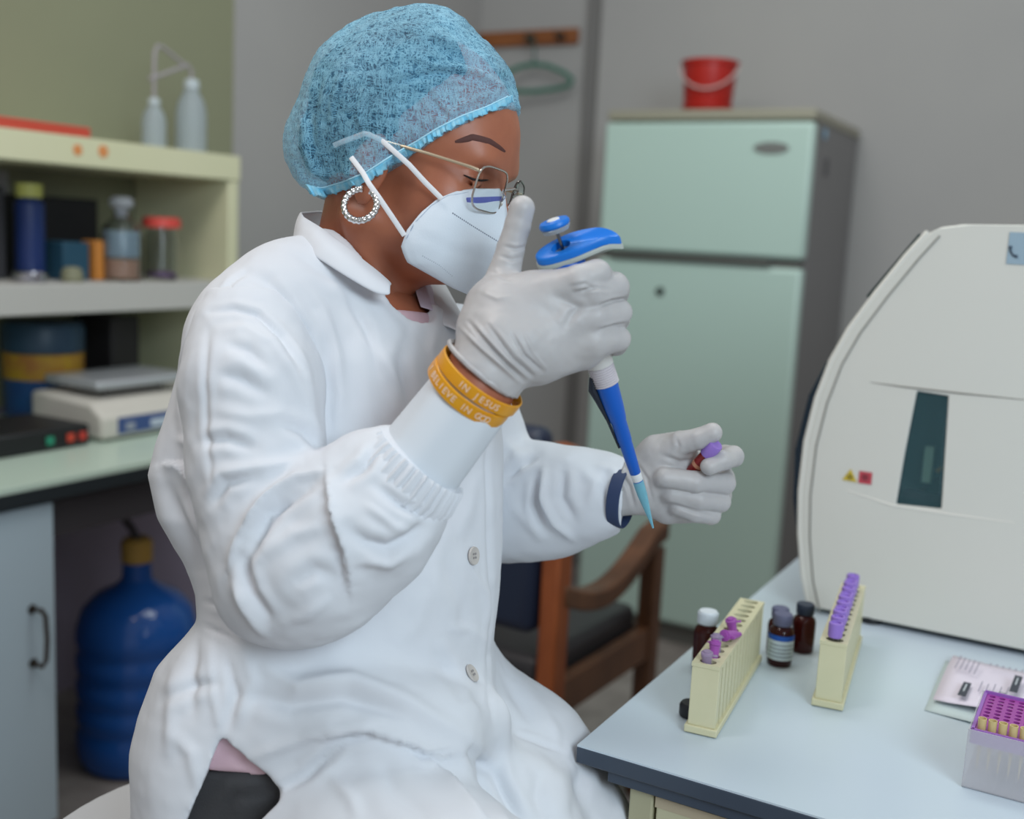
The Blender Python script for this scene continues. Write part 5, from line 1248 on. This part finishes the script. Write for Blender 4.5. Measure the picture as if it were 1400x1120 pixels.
pl2 = [(L(845, 668, 1.163), L(872, 664, 1.163), .0285, .0290, 0), (L(872, 664, 1.163), L(900, 652, 1.16), .0290, .031, .004), (L(900, 652, 1.16), L(930, 650, 1.165), .031, .029, .012), (L(900, 622, 1.15), L(930, 612, 1.145), .021, .017, .014), (L(915, 690, 1.16), L(955, 690, 1.17), .020, .018, .014), (L(940, 650, 1.175), L(975, 655, 1.175), .024, .018, .014)]
fg2 = [([L(905, 625, 1.14), L(930, 606, 1.125), L(955, 600, 1.115), L(974, 592, 1.11)], [.017, .0125, .0108, .0100]),
       ([L(962, 640, 1.175), L(992, 624, 1.165), L(1003, 624, 1.14), L(988, 630, 1.118), L(970, 638, 1.112)], [.015, .0122, .0112, .0104, .0092]),
       ([L(965, 655, 1.178), L(988, 655, 1.165), L(990, 662, 1.138), L(950, 659, 1.122), L(908, 653, 1.120)], [.0148, .0128, .0118, .0110, .0098]),
       ([L(962, 675, 1.178), L(984, 678, 1.165), L(985, 686, 1.142), L(955, 683, 1.128), L(918, 676, 1.128)], [.0142, .0124, .0112, .0106, .0094]),
       ([L(955, 692, 1.178), L(972, 696, 1.165), L(972, 704, 1.145), L(950, 702, 1.134), L(928, 694, 1.134)], [.0135, .0112, .0104, .0096, .0088])]
S = [([(845, 640), (860, 665), (868, 695)], 2.6, 1.4, 'v'), ([(855, 632), (872, 660), (880, 695)], 2.4, 1.2, 'r'), ([(866, 628), (885, 655), (892, 685)], 2.2, .9, 'v'), ([(905, 622), (930, 632), (955, 628)], 3, 1.3, 'v'), ([(925, 600), (928, 610), (924, 618)], 2.4, .8, 'v'), ([(920, 690), (950, 700), (975, 706)], 2, .9, 'v')]
gL = hand(fg2, pl2, L(825, 745, 1.18)*[1, 0, 1]+[0, 1.07, 0], L(1040, 560, 1.18)*[1, 0, 1]+[0, 1.24, 0], 'glove', S, 51, [(L(847, 668, 1.163), np.array([-1, .25, .25]))], vs=.0012)
ringmesh(L(850, 668, 1.162), .0285, .0285, [(0, -.002), (.0016, -.001), (.002, .001), (.001, .0028), (-.001, .001)], 70, 'glove_rim', m_glove, gL, .0007, 9, axd=np.array([.93, -.26, -.26]))

# ================================================================== PIPETTE
A_, T_p = L(757, 303, .917), L(893, 722, 1.02); pa = T_p-A_; PLn = np.linalg.norm(pa); pa /= PLn
p1 = np.array([1, 0, 0.])-pa*pa[0]; p1 /= np.linalg.norm(p1); p2 = np.cross(pa, p1); p2 = p2 if p2[1] > 0 else -p2
def S_(py): return (py-303)/(722-303)*PLn      # distance along the axis for a height in the picture
def PA(s_, a=0, b=0): return A_+pa*s_+p1*a+p2*b
pip = empty('pipette', tuple(toW(PA(.1)[None])[0]), 'blue single-channel pipette held upright in the right glove', 'pipette')
pip['category'] = 'pipette'
def pp(o): return put(pip, o)
m_blue = mat('pipette_blue', (20, 118, 214), .35); m_blue2 = mat('pipette_shaft_blue', (18, 92, 190), .4); m_grey = mat('pipette_trim_grey', (178, 184, 178), .4); m_offw = mat('pipette_ivory', (206, 204, 200), .45); m_dk = mat('pipette_dark', (30, 36, 48), .5)
def AX(s_): return PA(s_)
def plathe(prof, name, m, n=32): return pp(MBL().lathe(prof, A_, pa, n).build(name, m))
bt = plathe([(0, -.0015), (.0055, -.0015), (.0062, -.0008), (.012, -.0008), (.0132, .001), (.0132, .003), (.012, .0045), (0, .0045)], 'push_button', m_blue)
o = MBL().lathe([(0, -.0022), (.0050, -.0022), (.0056, -.0014), (.0056, -.0006)], A_, pa, 28).build('button_cap', mat('pipette_white', (224, 226, 226), .4)); o.parent = bt; o.matrix_parent_inverse = Matrix.Identity(4)
o = MBL().lathe([(.0122, .0046), (.0126, .0052), (.011, .0085), (.005, .009), (0, .009)], A_, pa, 28).build('button_collar', mat('clear_collar', (200, 208, 214), .15, trans=.5, ior=1.3)); o.parent = bt; o.matrix_parent_inverse = Matrix.Identity(4)
plathe([(.0016, .008), (.0016, .034)], 'plunger_rod', mat('steel_rod', (120, 124, 130), .2, 1.0), 12)
# head with the finger hook
def headloop(g=0.0):
    pts = []
    for k in range(56):
        t = 2*math.pi*k/56; c, s_ = math.cos(t), math.sin(t)
        a = .0125+(.0365+g)*c; wd = (.0150+g) if a < .01 else (.0150+g)-.0045*min(1, (a-.01)/.035)
        pts.append((a, wd*np.sign(s_)*abs(s_)**.8))
    return pts
def sag(a): return .0018*0+(-.0025*math.sin(max(0, min(1, (a+.02)/.075))*math.pi)+(.009*max(0, (a-.030)/.02)**2))
s0 = S_(346)
pah = pa+np.array([0, .42, 0]); pah /= np.linalg.norm(pah); q2 = np.cross(pah, p1); q2 = q2 if q2[1] > 0 else -q2; q2 /= np.linalg.norm(q2)
def PH(z, a, b): return A_+pa*s0+pah*z+p1*a+q2*b
def headpart(z0, z1, g, name, m, hole=False):
    out = headloop(g); inn = headloop(g-.003) ; n = len(out); vs, fs = [], []
    ring = []
    hol = [(-.001+.0085*math.cos(t), .0072*math.sin(t)) for t in np.linspace(0, 2*math.pi, n+1)[:-1]]
    cols = [(out, z1), (out, z0+.0015), (headloop(g-.0015), z0), ]
    if hole: cols += [([(h[0], h[1]) for h in hol], z0+.0005), (hol, z0+.011)]
    else: cols += [([(.014+(p[0]-.014)*.02, p[1]*.02) for p in out], z0)]
    for (lp, z) in cols:
        for (a, b) in lp: vs.append(PH(z+(sag(a)), a, b))
    for i in range(len(cols)-1):
        for k in range(n): fs.append((i*n+k, i*n+(k+1) % n, (i+1)*n+(k+1) % n, (i+1)*n+k))
    fs.append(tuple(range(n)))
    return pp(MBL().add(vs, fs).build(name, m, angle=50))
headpart(-.0095, -.003, .0, 'head_cover', m_blue, True)
pp(MBL().add([PH(-.0035, -.001+.0084*math.cos(t), .0071*math.sin(t)) for t in np.linspace(0, 2*math.pi, 25)[:-1]], [tuple(range(24))]).build('hole_floor', mat('deep_navy_plastic', (14, 30, 60), .5)))
headpart(-.003, .0014, .0008, 'head_trim', m_grey)
headpart(.0014, .005, -.006, 'volume_dial', m_dk)
plathe([(.0145, s0+.004), (.0155, s0+.006), (.0155, s0+.016), (.0140, s0+.018)], 'upper_collar', m_blue2)
plathe([(.0135, s0+.012), (.0145, s0+.03), (.0130, s0+.07), (.0120, S_(488))], 'handle', m_offw)
prr = []
for k in range(10):
    y_ = S_(486)+.0021*k; prr += [(.0108, y_), (.0118, y_+.0006), (.0108, y_+.0013)]
plathe(prr, 'ribbed_collar', mat('ribbed_ivory', (202, 196, 200), .5))
plathe([(.0102, S_(512)), (.0100, S_(520)), (.0090, S_(545)), (.0078, S_(562)), (.0070, S_(566)), (.0066, S_(592)), (.0060, S_(596)), (.0056, S_(620)), (.0050, S_(640)), (.0045, S_(641))], 'shaft', m_blue2)
e_ = MBL(); e_.tube([PA(S_(500), -.010, -.002), PA(S_(515), -.013, -.002), PA(S_(530), -.0115, -.002), PA(S_(560), -.0088, -.002), PA(S_(600), -.0068, -.001)], [.003, .0042, .003, .0014, .001], 10); pp(e_.build('tip_ejector', m_dk))
plathe([(.0048, S_(640)), (.0050, S_(642)), (.0050, S_(650)), (.0046, S_(651))], 'nose_ring', mat('pipette_white', (224, 226, 226), .4))
plathe([(.0044, S_(651)), (.0042, S_(658))], 'nose_cone', m_blue2)
tip_ = MBL().lathe([(.0046, S_(652)), (.0050, S_(654)), (.0046, S_(672)), (.0030, S_(692)), (.0008, S_(722)), (.0004, S_(722)), (.0022, S_(692)), (.0038, S_(672)), (.0042, S_(654))], A_, pa, 24, closed=True).build('disposable_tip', mat('cyan_tip', (150, 216, 232), .2, trans=.45, ior=1.3)); pp(tip_)

# tube held in the far glove
c0 = L(979, 607, 1.108); td = L(925, 668, 1.150)-c0; td /= np.linalg.norm(td)
hb = empty('blood_sample_tube', tuple(toW((c0+td*.03)[None])[0]), 'blood tube with a lilac cap pinched between gloved fingers', 'test tube')
put(hb, MBL().lathe([(0, 0), (.0072, 0), (.0078, .001), (.0080, .012), (.0076, .0165), (.0060, .017)], c0, td, 26).build('cap', mat('lilac_cap', (150, 118, 200), .4)))
put(hb, MBL().lathe([(.0062, .014), (.0064, .016), (.0064, .066), (.004, .072), (0, .073)], c0, td, 22).build('tube', mat('clear_tube_plastic', (226, 226, 232), .08)))
put(hb, MBL().lathe([(0, .017), (.0060, .017), (.0060, .064), (0, .070)], c0, td, 18).build('blood', mat('bright_blood', (190, 44, 40), .3)))
put(hb, MBL().lathe([(.0066, .030), (.0066, .034)], c0, td, 18).build('label', mat('peach_label', (214, 150, 120), .5)))

# ================================================================== STOOL
sc_ = P(345, 1150, 1.10); zs = None
stl = empty('laboratory_stool', (sc_[0], sc_[1], 0), 'pale grey stool seat under the seated person, showing at lower left', 'stool')
sw = toW(np.array([L(160, 1105, 1.12)]))[0]
zs = .615
m_stool = mat('pale_grey_vinyl', (190, 190, 192), .5)
put(stl, MB().lathe([(0, zs-.05), (.22, zs-.05), (.235, zs-.04), (.24, zs-.015), (.225, zs), (0, zs+.004)], (sc_[0], sc_[1], 0), n=56).build('seat', m_stool))
put(stl, MB().cyl((sc_[0], sc_[1], .09), (sc_[0], sc_[1], zs-.05), .028).build('column', mat('chrome', (190, 190, 195), .15, 1)))
for k in range(5):
    t = 2*math.pi*k/5+.3; put(stl, MB().tube([(sc_[0], sc_[1], .10), (sc_[0]+.13*math.cos(t), sc_[1]+.13*math.sin(t), .085), (sc_[0]+.26*math.cos(t), sc_[1]+.26*math.sin(t), .055)], [.024, .02, .014], 10).lathe([(.012, 0), (.016, .004), (.016, .03), (.01, .045)], (sc_[0]+.26*math.cos(t), sc_[1]+.26*math.sin(t), 0), n=14).build('leg', BLACK_PL))
